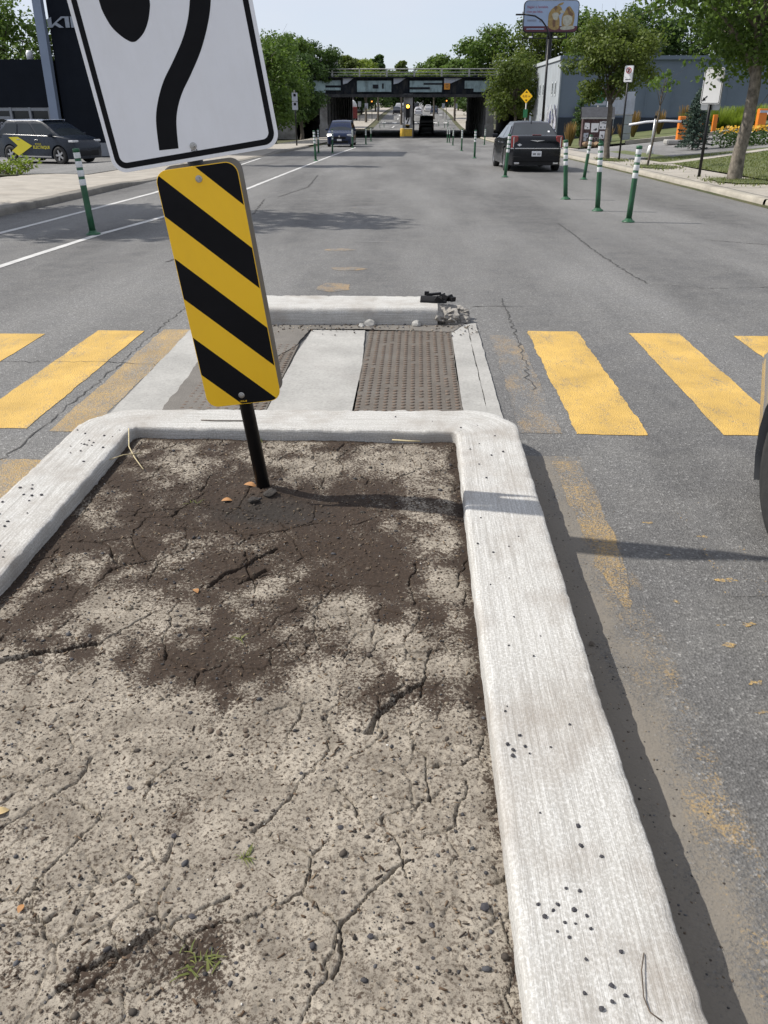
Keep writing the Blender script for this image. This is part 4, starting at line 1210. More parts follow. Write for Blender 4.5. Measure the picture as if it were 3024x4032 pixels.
# ------------------------------------------------------------------ cars
def paint(name, col, rough=.22, metal=.3): return mat(name, col, rough, metal, .05, 3, spec=.3, coat=.15)
def bez(p, k): return catmull(p, k)
def make_car(name, s, paint_m, label, cat, loc, rotz, group=None, detail=True):
    """s: dimensions. local +x is forward, z up, wheels touch z = 0"""
    root = empty(name, loc, (0, 0, rotz), label, cat, group)
    L, W, R = s['L'], s['W'], s['R']; xf, xr = s['xf'], s['xr']; cl = s['clear']
    # --- side outline, anticlockwise from the front bottom
    def arch(cx):
        r = R + .055
        a0 = math.asin(max(-1, min(1, (cl - R) / r)))
        return [(cx + r * math.cos(a), R + r * math.sin(a)) for a in [(-a0 - 0) * 0 + (a0 + (math.pi - 2 * a0) * i / 14) for i in range(15)]]
    top = s['top']                                     # front-bottom ... over the bonnet ... rear-bottom
    tp = []
    for i in range(len(top) - 1):
        a, b_ = top[i], top[i + 1]; n = max(1, int(math.hypot(b_[0] - a[0], b_[1] - a[1]) / .12))
        tp += [(a[0] + (b_[0] - a[0]) * k / n, a[1] + (b_[1] - a[1]) * k / n) for k in range(n)]
    tp.append(top[-1])
    for _ in range(2):                                 # ease the corners
        tp = [tp[0]] + [((tp[i-1][0] + 2*tp[i][0] + tp[i+1][0]) / 4, (tp[i-1][1] + 2*tp[i][1] + tp[i+1][1]) / 4) for i in range(1, len(tp) - 1)] + [tp[-1]]
    out = tp + [(tp[-1][0], cl + .02)]
    out += [p for p in reversed(arch(xr))]
    out += [(xr + (xf - xr) * k / 6, cl) for k in range(1, 6) if xr + R + .08 < xr + (xf - xr) * k / 6 < xf - R - .08]
    out += [p for p in reversed(arch(xf))]
    out += [(tp[0][0], cl + .02)]
    cz = sum(p[1] for p in out) / len(out); cx = 0
    n = len(out)
    layers = [(-1, .05), (-.985, .026), (-.955, .010), (-.90, .0), (-.6, -.012), (0, -.018), (.6, -.012), (.90, 0), (.955, .010), (.985, .026), (1, .05)]
    V = []
    for yy, ins in layers:
        for x, z in out:
            isarch = min(abs(math.hypot(x - xf, z - R) - R - .055), abs(math.hypot(x - xr, z - R) - R - .055)) < .004
            k = 1 - s.get('round', .16) * abs(2 * x / L)**s.get('rp', 5)
            y = yy * W / 2 * k * (1 - .06 * max(0, (.45 - z)) - .05 * max(0, z - .65))
            if isarch: V.append((x, y, z)); continue
            dz = ins * (1 if z > cz else -.4)
            dx = ins * 1.2 * (x / (L / 2))
            V.append((x - dx, y, z - dz))
    F = []
    for i in range(len(layers) - 1):
        for k in range(n):
            j = (k + 1) % n; F.append((i*n + k, i*n + j, (i+1)*n + j, (i+1)*n + k))
    F.append(tuple(range(n))); F.append(tuple(reversed([(len(layers) - 1) * n + k for k in range(n)])))
    b = MB(); b.add(V, F)
    me = b.mesh('body', paint_m)
    bm_ = bmesh.new(); bm_.from_mesh(me)
    bmesh.ops.triangulate(bm_, faces=[f for f in bm_.faces if len(f.verts) > 4]); bm_.to_mesh(me); bm_.free()
    me.shade_smooth(); me.set_sharp_from_angle(angle=RAD(35)) if hasattr(me, 'set_sharp_from_angle') else None
    link('body', me, root)
    b = MB(); b.box(((xf + xr) / 2, 0, (cl + .42) / 2 + .05), (xf - xr + 2 * R + .05, W * .80, .42 - cl + .1)); b.build('underbody', M['plastic_black'], root)
    # --- cabin
    wb, wr = W / 2 * .93, s['roofw'] / 2
    zb, zr = s['belt'], s['H']
    A = s['cabin']                                     # windscreen base, roof front, roof rear, rear window base
    zrear = s.get('belt_rear', zb)
    prof = bez([(A[0], zb - .04), (A[1], zr - .05), ((A[1] * .6 + A[2] * .4), zr), ((A[1] * .25 + A[2] * .75), zr - .012), (A[2], zr - .06), (A[3], zrear - .04)], 5)
    V = []; cols = [-1, -.96, -.85, -.5, 0, .5, .85, .96, 1]; nc = len(cols)
    def halfw(z): return wb + (wr - wb) * min(1, max(0, (z - zb) / (zr - zb)))
    for x, z in prof:
        t = min(1, max(0, (z - zb) / (zr - zb)))
        for c in cols:
            crown = .035 * t * (1 - c * c) - .03 * (abs(c) > .99)
            V.append((x, c * halfw(z), z + crown))
    F = [(i*nc + k, i*nc + k + 1, (i+1)*nc + k + 1, (i+1)*nc + k) for i in range(len(prof) - 1) for k in range(nc - 1)]
    F.append(tuple(i * nc for i in range(len(prof)))); F.append(tuple(reversed([i * nc + nc - 1 for i in range(len(prof))])))
    b = MB(); b.add(V, F); me = b.mesh('roof', s.get('roof_mat') or paint_m)
    bm_ = bmesh.new(); bm_.from_mesh(me); bmesh.ops.triangulate(bm_, faces=[f for f in bm_.faces if len(f.verts) > 4]); bm_.to_mesh(me); bm_.free()
    me.shade_smooth(); me.set_sharp_from_angle(angle=RAD(40)) if hasattr(me, 'set_sharp_from_angle') else None
    link('roof', me, root)
    # --- glass, slightly proud of the cabin
    def at_z(x0, z0, x1, z1, z): return x0 + (x1 - x0) * (z - z0) / (z1 - z0)
    def screen(xa, za, xb, zb2, nm, off):
        z1, z2 = za + (zb2 - za) * .08, za + (zb2 - za) * .90
        vs = []
        nn = Vector((zb2 - za, 0, -(xb - xa))).normalized() * (1 if off > 0 else -1)
        for z in (z1, (z1 + z2) / 2, z2):
            x = at_z(xa, za, xb, zb2, z)
            for c in (-.88, -.45, 0, .45, .88):
                vs.append((x + nn.x * .02 + .0 + (.03 * (1 - c * c) * (1 if off > 0 else -1) * .5), c * halfw(z), z + abs(nn.z) * .02 + .028 * (1 - c * c) * (z - zb) / (zr - zb)))
        g = MB(); g.add(vs, [(5*i + k, 5*i + k + 1, 5*i + k + 6, 5*i + k + 5) for i in range(2) for k in range(4)])
        return g.build(nm, M['glass'], root, True)
    screen(A[0], zb - .04, A[1], zr - .05, 'windshield', 1)
    screen(A[3], zrear - .04, A[2], zr - .06, 'rear_window', -1)
    for sd in (-1, 1):
        nwin = s.get('nwin', 2)
        z1, z2 = zb + .015, zr - .10
        fx1 = at_z(A[0], zb - .04, A[1], zr - .05, z1) - .10; fx2 = at_z(A[0], zb - .04, A[1], zr - .05, z2) - .10
        rx1 = at_z(A[3], zrear - .04, A[2], zr - .06, z1) + .14; rx2 = at_z(A[3], zrear - .04, A[2], zr - .06, z2) + .12
        for k in range(nwin):
            t0, t1 = k / nwin + (.02 if k else 0), (k + 1) / nwin - (.02 if k < nwin - 1 else 0)
            q = [(fx1 + (rx1 - fx1) * t0, z1), (fx1 + (rx1 - fx1) * t1, z1), (fx2 + (rx2 - fx2) * t1, z2), (fx2 + (rx2 - fx2) * t0, z2)]
            g = MB(); g.add([(x, sd * (halfw(z) + .008), z) for x, z in q], [(0, 1, 2, 3)]); g.build('side_window', M['glass'], root)
    # --- wheels
    for wx in (xf, xr):
        for sd in (-1, 1):
            w = empty('wheel', (wx, sd * (W / 2 - .115), R), (0, 0, 0 if sd > 0 else math.pi), parent=root)
            b = MB(); b.lathe([(R * .60, .095), (R * .80, .108), (R * .93, .100), (R, .075), (R, -.075), (R * .93, -.10), (R * .6, -.095)], 28 if detail else 16, axis='y', caps=False); b.build('tyre', M['rubber'], w, True)
            b = MB(); b.lathe([(R * .62, .085), (R * .66, .098), (R * .60, .092), (R * .56, .045)], 24, axis='y', caps=False)
            for k in range(5):
                a = k * 2 * math.pi / 5
                rot = Matrix.Rotation(a, 3, 'Y')
                b.box(rot @ Vector((R * .34, .080, 0)), (R * .62, .02, R * .23), rot)
            b.lathe([(R * .15, .06), (R * .15, .09), (R * .10, .095)], 12, axis='y'); b.build('rim', M['rim'], w)
            b = MB(); b.lathe([(R * .6, .03), (R * .6, .04)], 20, axis='y'); b.build('hub_back', M['plastic_black'], w)
    # --- mirrors
    if detail:
        for sd in (-1, 1):
            b = MB(); b.box((A[0] - .42, sd * (W / 2 + .07), zb + .06), (.12, .19, .13)); b.build('mirror', paint_m if s.get('mirror_body', 1) else M['plastic_black'], root, bevel=.03)
            for k, hx in enumerate(s.get('handles', [.15, -.85])):
                b = MB(); b.box((hx, sd * (W / 2 - .0), zb - .12), (.17, .03, .03)); b.build('door_handle', M['chrome'], root, bevel=.008)
    return root
def flat_on_side(root, nm, pts, y, m, parent=None):
    """patch on the car's side, wrapped at constant y"""
    b = MB(); b.prism(pts, y, y + (.004 if y > 0 else -.004)); return b.build(nm, m, parent or root)
def box_part(root, nm, c, d, m, bev=.01, rot=None):
    b = MB(); b.box((0, 0, 0), d, rot); o = b.build(nm, m, root, bevel=bev); o.location = c; return o

SEDAN = dict(L=5.04, W=1.84, R=.36, xf=1.58, xr=-1.47, clear=.20, H=1.48, belt=.98, belt_rear=1.06, roofw=1.16,
             top=[(2.50, .22), (2.52, .55), (2.46, .80), (2.2, .90), (1.2, 1.0), (.4, 1.02), (-1.2, 1.04), (-2.0, 1.09), (-2.42, 1.09), (-2.50, 1.00), (-2.52, .70), (-2.50, .25)],
             cabin=[1.15, .35, -1.0, -1.85], round=.17, rp=6)
P_black = paint('black car paint', (.005, .006, .009), .22, 0)
sed = make_car('parked_car', SEDAN, P_black, 'black sedan with chrome trimmed boot parked by the right kerb', 'car', (3.74, 31.45, road_z(31.4) - .01), RAD(90))
sed.rotation_euler = (RAD(0), RAD(.9), RAD(91.5))
for sd in (-1, 1):
    t = box_part(sed, 'taillight', (-2.43, sd * .705, .90), (.12, .21, .37), M['red_lens'], .03)
    box_part(t, 'chrome_trim', (-.055, sd * .04, 0), (.012, .03, .30), M['chrome'], .004)
    box_part(sed, 'exhaust', (-2.50, sd * .62, .28), (.08, .16, .06), M['chrome'], .01)
box_part(sed, 'chrome_strip', (-2.535, 0, .715), (.025, 1.40, .030), M['chrome'], .008)
for sd in (-1, 1): box_part(sed, 'chrome_corner', (-2.45, sd * .72, .715), (.10, .22, .036), M['chrome'], .01)
b = MB(); b.prism([(-.24, .02), (-.05, -.008), (0, -.022), (.05, -.008), (.24, .02), (.05, .022), (0, .016), (-.05, .022)], 0, .012, 'x'); o = b.build('wing_badge', M['chrome'], sed); o.location = (-2.535, 0, .93)
pl = box_part(sed, 'licence_plate', (-2.535, 0, .56), (.015, .31, .155), M['sheet_white'], .004)
for k in range(7):
    if k == 3: continue
    box_part(pl, 'plate_mark', (-.009, -.108 + k * .036, -.012), (.003, .020, .06), M['sheet_black'], 0)
box_part(sed, 'brake_light', (-2.32, 0, 1.105), (.05, .28, .02), M['red_lens'], .004)
box_part(sed, 'bumper_panel', (-2.525, 0, .40), (.05, 1.5, .16), M['plastic_black'], .02)
b = MB(); b.lathe([(.05, 0), (.05, .004)], 4, (0, 0, 0), 'x'); o = b.build('sticker', M['sheet_white'], sed); o.location = (-2.532, .56, .82); o.scale = (1, 1.5, .8)
o = box_part(sed, 'window_sticker', (-2.0, -.42, 1.20), (.01, .06, .07), M['sheet_white'], 0, Matrix.Rotation(.9, 3, 'Y'))
b = MB(); b.prism([(-.1, 0), (.1, 0), (-.08, .05)], -.012, .012); o = b.build('antenna_fin', P_black, sed); o.location = (-.95, 0, 1.485)

SUV = dict(L=4.6, W=1.80, R=.34, xf=1.42, xr=-1.32, clear=.20, H=1.62, belt=1.02, roofw=1.30,
           top=[(2.26, .25), (2.30, .55), (2.24, .80), (2.0, .92), (1.25, 1.05), (.5, 1.06), (-1.9, 1.08), (-2.22, 1.05), (-2.28, .8), (-2.28, .28)],
           cabin=[1.35, .45, -1.75, -2.15], round=.13, rp=6, nwin=3)
P_blue = paint('dark blue car paint', (.010, .018, .05), .25, 0)
suv = make_car('oncoming_car', SUV, P_blue, 'dark blue people carrier coming toward us with a lit headlamp', 'car', (-5.35, 64.3, road_z(62.5) - .01), RAD(-90))
for sd, m in ((-1, M['lamp_on']), (1, M['clear_lens'])): box_part(suv, 'headlight', (2.18, sd * .68, .76), (.12, .30, .15), m, .03)
box_part(suv, 'grille', (2.29, 0, .60), (.04, .9, .16), M['plastic_black'], .02)
box_part(suv, 'bumper_opening', (2.30, 0, .36), (.04, 1.2, .14), M['plastic_black'], .02)
box_part(suv, 'licence_plate', (2.325, 0, .47), (.012, .31, .12), M['sheet_white'], .003)
b = MB(); b.lathe([(.06, 0), (.06, .012)], 14, (2.31, 0, .70), 'x'); b.build('badge', M['chrome'], suv)

SOUL = dict(L=4.19, W=1.80, R=.335, xf=1.28, xr=-1.30, clear=.19, H=1.60, belt=1.02, roofw=1.34,
            top=[(2.04, .25), (2.09, .55), (2.06, .84), (1.9, .95), (1.35, 1.06), (.7, 1.08), (-1.6, 1.12), (-2.02, 1.10), (-2.09, .8), (-2.08, .28)],
            cabin=[1.45, .45, -1.55, -2.02], round=.15, rp=5, nwin=3, handles=[.20, -.75])
P_navy = paint('dark grey-blue car paint', (.010, .015, .025), .3, 0)
M['sheen_and_rail'] = mat('pale blue sky sheen and rails', (.30, .34, .42), .3, .2, .05, 3)  # sky reflection on the roof put into a pale colour; rails share it
SOUL['roof_mat'] = P_navy
soul = make_car('parked_car', SOUL, P_navy, 'dark boxy hatchback with yellow arrow decal parked before the dealership', 'car', (-15.35, 37.25, -.60), RAD(-21))
M['decal'] = mat('yellow vinyl', (.55, .48, .02), .45, 0, .04, 5)
flat_on_side(soul, 'arrow_decal', [(-.05, .67), (-.85, .28), (-1.18, .47), (-.82, .67), (-1.25, .98), (-.75, 1.0)], -.905, M['decal'])
text_on('ELECTRIQUE', .155, M['decal'], soul, (.42, -.905, .62), (math.pi / 2, 0, 0), 'decal_text', True, 1.0)
text_on('JE ROULE', .075, M['decal'], soul, (.27, -.905, .745), (math.pi / 2, 0, 0), 'decal_text', True)
b = MB(); b.box((0, -.903, .275), (1.75, .02, .05)); b.build('sill_trim', M['chrome'], soul)
for sd in (-1, 1):
    box_part(soul, 'headlight', (1.90, sd * .66, .86), (.24, .34, .08), M['clear_lens'], .02)
    box_part(soul, 'roof_rail', (-.5, sd * .62, 1.60), (1.9, .05, .05), M['sheen_and_rail'], .015)
    box_part(soul, 'fog_light', (2.0, sd * .62, .55), (.08, .12, .2), M['plastic_black'], .02)
b = MB(); b.box((-.55, 0, 1.627), (2.1, 1.22, .016)); b.build('roof_sky_sheen', M['sheen_and_rail'], soul, bevel=.006)  # pale sheet painting the sky's reflection on the navy roof
box_part(soul, 'grille', (2.06, 0, .42), (.06, 1.1, .20), M['plastic_black'], .02)

SIL = dict(L=4.5, W=1.80, R=.33, xf=1.32, xr=-1.34, clear=.17, H=1.48, belt=.95, roofw=1.28,
           top=[(2.20, .18), (2.25, .40), (2.21, .54), (2.0, .67), (1.5, .78), (1.1, .88), (.3, .97), (-1.4, 1.0), (-2.05, 1.04), (-2.2, .95), (-2.25, .65), (-2.22, .25)],
           cabin=[1.15, .30, -1.15, -1.85], round=.35, rp=12)
P_sil = mat('silver grey car paint', (.30, .305, .31), .22, .5, .03, 3, spec=.5, coat=.6)
sil = make_car('passing_car', SIL, P_sil, 'silver grey car whose front wheel and bumper corner enter beside the crosswalk', 'car', (2.325, 1.60, 0), RAD(90))
for sd in (-1, 1): box_part(sil, 'headlight', (1.90, sd * .52, .62), (.22, .30, .10), M['clear_lens'], .03)

VAN = dict(L=5.4, W=2.0, R=.36, xf=1.7, xr=-1.7, clear=.22, H=2.15, belt=1.15, roofw=1.7,
           top=[(2.65, .25), (2.70, .6), (2.6, .95), (1.9, 1.2), (-2.6, 1.2), (-2.7, 1.0), (-2.7, .3)],
           cabin=[2.0, 1.3, -2.55, -2.68], round=.08, rp=8, nwin=3)
van = make_car('dark_van', VAN, paint('near black paint', (.008, .009, .011), .35, 0), 'dark van seen from behind driving under the right span', 'van', (1.15, 122.7, road_z(123) - .01), RAD(90))
for sd in (-1, 1): box_part(van, 'taillight', (-2.70, sd * .9, .95), (.06, .12, .4), M['red_lens'], .02)
cols = [('silver minivan', (.62, .62, .64), SUV, (.1, 206), 90), ('dark hatchback', (.02, .022, .03), SOUL, (-4.9, 213), -90), ('grey sedan', (.25, .27, .30), SEDAN, (-3.6, 232), -90), ('white sedan', (.66, .66, .66), SEDAN, (2.6, 238), 90),
        ('blue-grey hatchback', (.07, .09, .13), SOUL, (3.8, 216), 90), ('black people carrier', (.012, .012, .014), SUV, (-.6, 262), 90), ('pale grey people carrier', (.45, .46, .48), SUV, (-5.5, 262), -90)]
for w, c, spec, (x, y), r in cols:
    q = make_car('distant_car', spec, paint(w + ' paint', c, .25, .2), w + ' on the road beyond the underpass', 'car', (x, y, road_z(y)), RAD(r), 'traffic beyond the bridge', False)
    for sd in (-1, 1): box_part(q, 'taillight', (-spec['L'] / 2 + .05, sd * .7, .85), (.08, .2, .16), M['red_lens'], .02)
# white tanker body on a red truck beyond the bridge
root = empty('tank_truck', (-13.2, 178, road_z(178) + .1), (0, 0, RAD(-80)), 'white round tank on a red truck parked beyond the underpass', 'truck')
b = MB(); b.lathe([(.3, -2.6), (1.05, -2.3), (1.25, -1.6), (1.25, 1.6), (1.05, 2.3), (.3, 2.6)], 20, (0, 0, 2.35), 'x'); b.build('tank', mat('white tank', (.75, .75, .74), .4), root, True)
M['truck_red'] = mat('red truck paint', (.16, .02, .02), .5)
b = MB(); b.box((2.9, 0, 1.3), (1.5, 2.2, 2.0)); b.build('cab', M['truck_red'], root, bevel=.12)
b = MB(); b.box((0, 0, .85), (5.2, .9, .3)); b.build('chassis', M['truck_red'], root)
for x in (2.8, -1.2, -2.3):
    for sd in (-1, 1):
        b = MB(); b.lathe([(.3, -.14), (.48, -.14), (.5, 0), (.48, .14), (.3, .14)], 16, (x, sd * 1.0, .5), 'y'); b.build('wheel', M['rubber'], root, True)
# ------------------------------------------------------------------ railway bridge
M['girder'] = mat('grimy dark steel girder', (.013, .016, .022), .8, 0, .35, 1.2, spec=.15, dirt=(.075, .07, .06), dirt_amt=.6)
M['graf_teal'] = mat('weathered teal paint', (.27, .36, .38), .8, 0, .22, 1.3, dirt=(.07, .09, .09), dirt_amt=.7)
M['graf_white'] = mat('weathered white paint', (.42, .45, .52), .8, 0, .12, 2, dirt=(.25, .25, .27), dirt_amt=.4)
M['rail_grey'] = mat('galvanised rail', (.36, .36, .34), .6, .1, .2, 4)
M['conc_dark'] = mat('near black concrete', (.025, .026, .029), .9, 0, .4, 1.2, dirt=(.1, .1, .1), dirt_amt=.4)  # near-black mottled tone for underpass walls, bottom flange and rear parapet
M['pier'] = concrete('pier concrete', (.27, .265, .26), .5, .6, (.10, .09, .085), .8)
BY = 100.0
br = empty('railway_bridge', (0, BY, road_z(BY)), label='low dark steel railway bridge with teal lettered girder across the road', cat='bridge')
z0 = -road_z(BY)                      # world z -> local z
def bl(o): return o
b = MB(); b.box((-1, 20.6, z0 + 3.36), (44, 40.6, 1.54)); b.build('deck', M['girder'], br)
b = MB(); b.box((-1, .1, z0 + 2.42), (44, .5, .30)); b.build('bottom_flange', M['conc_dark'], br)
b = MB(); b.box((-1, .1, z0 + 4.18), (44, .7, .12)); b.build('top_flange', M['girder'], br)
for x in np.arange(-20, 20, 2.35):
    b = MB(); b.box((x, .24, z0 + 3.33), (.12, .12, 1.50)); b.build('stiffener', M['girder'], br)
def gpan(x0, zt, x1, zb_, m=M['graf_teal'], name='painted_panel', y=.17, pts=None):
    b = MB(); b.prism(pts or [(x0, z0 + zb_), (x1, z0 + zb_), (x1, z0 + zt), (x0, z0 + zt)], y - .03, y); return b.build(name, m, br)
gpan(-11.49, 3.89, -10.02, 2.72); gpan(-10.02, 3.89, -8.37, 3.42); gpan(-10.02, 3.20, -8.37, 2.95)
gpan(-6.6, 3.86, -2.9, 2.79); gpan(-4.91, 3.49, -4.30, 3.11, M['girder'], 'painted_block', .13); gpan(-3.9, 3.6, -3.72, 3.1, M['girder'], 'painted_block', .13)
gpan(-.92, 3.85, 2.55, 2.76); gpan(.56, 3.63, 2.56, 3.47, M['girder'], 'painted_block', .13); gpan(-.93, 3.24, 1.26, 3.03, M['girder'], 'painted_block', .13)
gpan(4.96, 3.85, 8.9, 3.11); gpan(5.94, 3.11, 7.3, 2.78)
for a, b_ in ((-8.11, -6.97), (-2.66, -1.38), (2.75, 4.68), (-13.6, -12.3), (8.6, 10.2)):
    gpan(0, 0, 0, 0, M['graf_white'], 'painted_wedge', .17, [(a, z0 + 3.52), (a + (b_ - a) * .4, z0 + 3.62), (b_, z0 + 4.1), (a, z0 + 4.1)])
s = gpan(2.77, 3.62, 3.39, 3.01, M['sheet_orange'], 'clearance_sign', .10)
b = MB()
for k, (w, dz) in enumerate(((.34, .14), (.40, .0), (.16, -.14))): b.box((3.08, .066, z0 + 3.34 + dz), (w, .004, .05))
b.build('sign_mark', M['crack'], br)
for z, r in ((4.97, .05), (4.66, .04), (4.40, .035)):
    b = MB(); b.tube([(-24, .25, z0 + z), (22, .25, z0 + z)], r, 8); b.build('handrail', M['rail_grey'], br, True)
for x in np.arange(-23.9, 22, 2.93):
    b = MB(); b.box((x, .25, z0 + 4.62), (.16, .12, .78)); b.build('rail_post', M['rail_grey'], br)
# rear parapet, seen between the rails
b = MB(); b.box((-1, 40.4, z0 + 4.35), (44, .3, .35)); b.build('rear_parapet', M['conc_dark'], br)
def pier(x, w, m, y0, y1, step, nm='pier'):
    ys = np.arange(y0, y1, step)
    for i, y in enumerate(ys):
        zb_ = road_z(BY + y) - .1
        b = MB(); b.box((x, y + .45, (z0 + 2.6 + z0 + zb_) / 2), (w, .9, 2.6 - zb_)); b.box((x, y + .45, z0 + zb_ + .75), (w + .16, 1.06, 1.3)); b.build(nm, m, br, bevel=.03)
pier(-1.07, 1.0, M['pier'], 0, 40, 5.7)
pier(-10.3, .80, M['pier'], 0, 40, 3.9)
pier(7.80, .85, M['pier'], 0, 40, 3.9)
for x, w in ((-10.3, .35), (7.8, .35)):
    b = MB(); b.box((x, 20, z0 + .2), (w, 39.5, 4.7)); b.build('pier_wall', M['conc_dark'], br)
for sx_, x in ((-1, -14.2), (1, 11.9)):
    b = MB(); b.box((x + sx_ * 1.0, 20, z0 + .4), (2.0, 40.5, 5.2)); b.build('abutment', M['conc_dark'], br)
# wing walls with old paint
wing = MB(); wing.prism([(-15.4, 0), (-12.9, 0), (-13.4, 2.9), (-15.4, 3.2)], 97.2, 97.7)
o = wing.build('wing_wall', M['pier']); o.location.z = road_z(97) - .1; tag(o, 'low pale concrete wing wall under the left trees beside the bridge', 'wall')
wing = MB(); wing.prism([(11.0, 0), (13.0, 0), (13.0, 3.4), (11.0, 3.0)], 97.2, 97.7)
o = wing.build('wing_wall', M['pier']); o.location.z = road_z(97) - .1; tag(o, 'concrete wing wall right of the bridge behind the roadside tree', 'wall')
# things fixed to the centre pier
sg = empty('warning_light', (-1.09, BY - .02, road_z(BY)), label='lit amber warning lamp over black housing on the centre pier', cat='signal')
b = MB(); b.box((0, -.14, z0 + .95), (.42, .25, 1.35)); b.build('housing', M['plastic_black'], sg, bevel=.03)
b = MB(); b.lathe([(.16, 0), (.17, .03), (.10, .06)], 20, (0, 0, 0), 'y'); o = b.build('lens', M['amber_on'], sg, True); o.location = (0, -.27, z0 + 1.38); o.scale.y = -1
b = MB(); b.tube([(0, -.25, z0 + 1.40), (0, -.48, z0 + 1.42)], [.20, .20], 16, False); b.build('visor', M['plastic_black'], sg)
sg = empty('keep_right_sign', (-1.11, BY - .05, road_z(BY)), label='small white curved-path sign on the centre pier below the amber lamp', cat='sign')
b = MB(); b.prism(rrect(-.31, .31, z0 - .40, z0 + .33, .04), -.03, 0); b.build('panel', M['sheet_white'], sg)
b = MB(); b.box((-.12, -.034, z0 + .17), (.16, .006, .26)); b.build('black_drop', M['sheet_black'], sg)
b = MB(); b.box((.06, -.034, z0 - .05), (.12, .006, .62), Matrix.Rotation(.42, 3, 'Y')); b.build('black_arrow', M['sheet_black'], sg)
sg = empty('hazard_marker', (-1.10, BY - .05, road_z(BY)), label='small yellow and black striped marker on the centre pier above the drum', cat='sign')
b = MB(); b.prism([(-.2, z0 - .95), (.2, z0 - .95), (.2, z0 - .41), (-.2, z0 - .41)], -.03, 0); b.build('panel', M['sheet_yellow'], sg)
for k in range(2):
    b = MB(); b.prism([(-.2, z0 - .62 - .3*k), (.2, z0 - .92 - .3*k + .02), (.2, z0 - .78 - .3*k + .02), (-.2, z0 - .48 - .3*k)] if k == 0 else [(-.2, z0 - .92), (-.16, z0 - .95), (-.02, z0 - .95), (-.2, z0 - .80)], -.035, -.03); b.build('black_stripe', M['sheet_black'], sg)
M['crash_yellow'] = mat('faded yellow plastic', (.62, .40, .045), .6, 0, .15, 4, dirt=(.30, .16, .05), dirt_amt=.6)
sg = empty('crash_cushion', (-1.17, BY - 1.2, road_z(BY - 1.2)), label='yellow crash barrel block in front of the centre pier', cat='crash cushion')
b = MB(); b.lathe([(.28, .12), (.30, .2), (.30, .90), (.27, .95)], 16, (-.42, 0, 0)); b.build('drum', M['crash_yellow'], sg, True)
b = MB(); b.box((.12, .1, .52), (.95, .7, .72)); b.build('block', M['crash_yellow'], sg, bevel=.08)
b = MB(); b.box((.12, .1, .92), (1.0, .74, .06)); b.build('lid', mat('pale lid', (.55, .5, .36), .7), sg, bevel=.02)
b = MB(); b.box((-.05, .1, .08), (1.3, .9, .16)); b.build('plinth', M['old_concrete'], sg)

# embankments carrying the tracks
def bank(name, x0, x1, sgn):
    V = []; F = []
    prof = [(-7, -.6), (0, 3.6), (2, 4.0), (39, 4.0), (42, 3.2), (50, -.6)]
    xs_ = np.linspace(x0, x1, 14)
    for x in xs_:
        for dy, z in prof:
            V.append((x, BY + dy + .6 * math.sin(x * .7) * (dy < 1), (road_z(BY) if z < 0 else 0) + z))
    n = len(prof)
    for i in range(len(xs_) - 1):
        for k in range(n - 1): F.append((i*n + k, i*n + k + 1, (i+1)*n + k + 1, (i+1)*n + k))
    F.append(tuple(range(n))) ; F.append(tuple((len(xs_) - 1) * n + k for k in range(n)))
    me = bpy.data.meshes.new(name); me.from_pydata(V, [], F); me.materials.append(M['earth'])
    tag(link(name, me), kind='structure')
bank('embankment', -90, -16.1, -1); bank('embankment', 13.6, 110, 1)

# ------------------------------------------------------------------ grey warehouse on the right
M['wall_grey'] = mat('blue grey metal cladding', (.140, .172, .220), .7, 0, .07, .6, spec=.2)
M['wall_pale'] = mat('pale painted side wall', (.31, .34, .365), .75, 0, .12, 1.0, dirt=(.26, .27, .28), dirt_amt=.6)
M['wall_base'] = mat('dark base band', (.030, .038, .055), .7, 0, .1, 1, spec=.2)
M['trim'] = mat('pale roof trim', (.42, .45, .47), .6, 0, .08, 2)
bx_, by_ = 10.62, 70.0
wh = empty('warehouse', (bx_, by_, -1.3), label='low blue grey warehouse with pale side wall and small windows', cat='building')
H_ = 4.80 + 1.3
b = MB(); b.box((30, 9, H_ / 2 - .1), (60 - .02, 17.8, H_ - .2)); b.build('wall', M['wall_grey'], wh)
b = MB(); b.box((-.05, 8.0, H_ / 2 - .1), (.1, 16, H_ - .2)); b.build('side_wall', M['wall_pale'], wh)
b = MB(); b.box((30, -.05, H_ - .13), (60.4, .22, .26)); b.build('parapet', M['wall_grey'], wh)
b = MB(); b.box((-.10, 8, H_ - .13), (.22, 16.2, .26)); b.build('parapet', M['trim'], wh)
b = MB(); b.box((30, 9, H_ - .2), (60, 18, .1)); b.build('roof', M['trim'], wh)
b = MB(); b.box((30, -.04, .95), (60, .12, 2.1)); b.build('base_band', M['wall_base'], wh)
for y in (1.75, 3.3, 8.6, 10.6):
    wn_ = MB(); wn_.box((-.115, y, 3.98), (.04, .66, 1.0)); fr = wn_.build('window', M['trim'], wh)
    g = MB(); g.box((-.137, y, 3.98), (.008, .36, .74)); g.build('pane', M['glass'], fr)
b = MB(); b.box((1.75, -.12, 1.55), (1.15, .06, 2.35)); d = b.build('door', M['wall_base'], wh)
b = MB(); b.box((1.75, -.165, 1.6), (.55, .02, .7)); b.build('notice', M['graf_white'], d)
for k in range(28):   # ribs of the cladding
    b = MB(); b.box((2.4 + k * 2.0, -.075, 3.4), (.05, .03, 2.6)); b.build('rib', M['wall_grey'], wh)
b = MB(); b.box((7, 3.5, H_ + .35), (1.7, 1.3, .8)); tag(b.build('roof_unit', M['wall_base'], wh))
M['graf_mark'] = mat('blue grey graffiti paint', (.14, .16, .30), .7, 0, .4, 3)
M['graf_mark2'] = mat('charcoal graffiti paint', (.09, .09, .10), .7, 0, .4, 3)
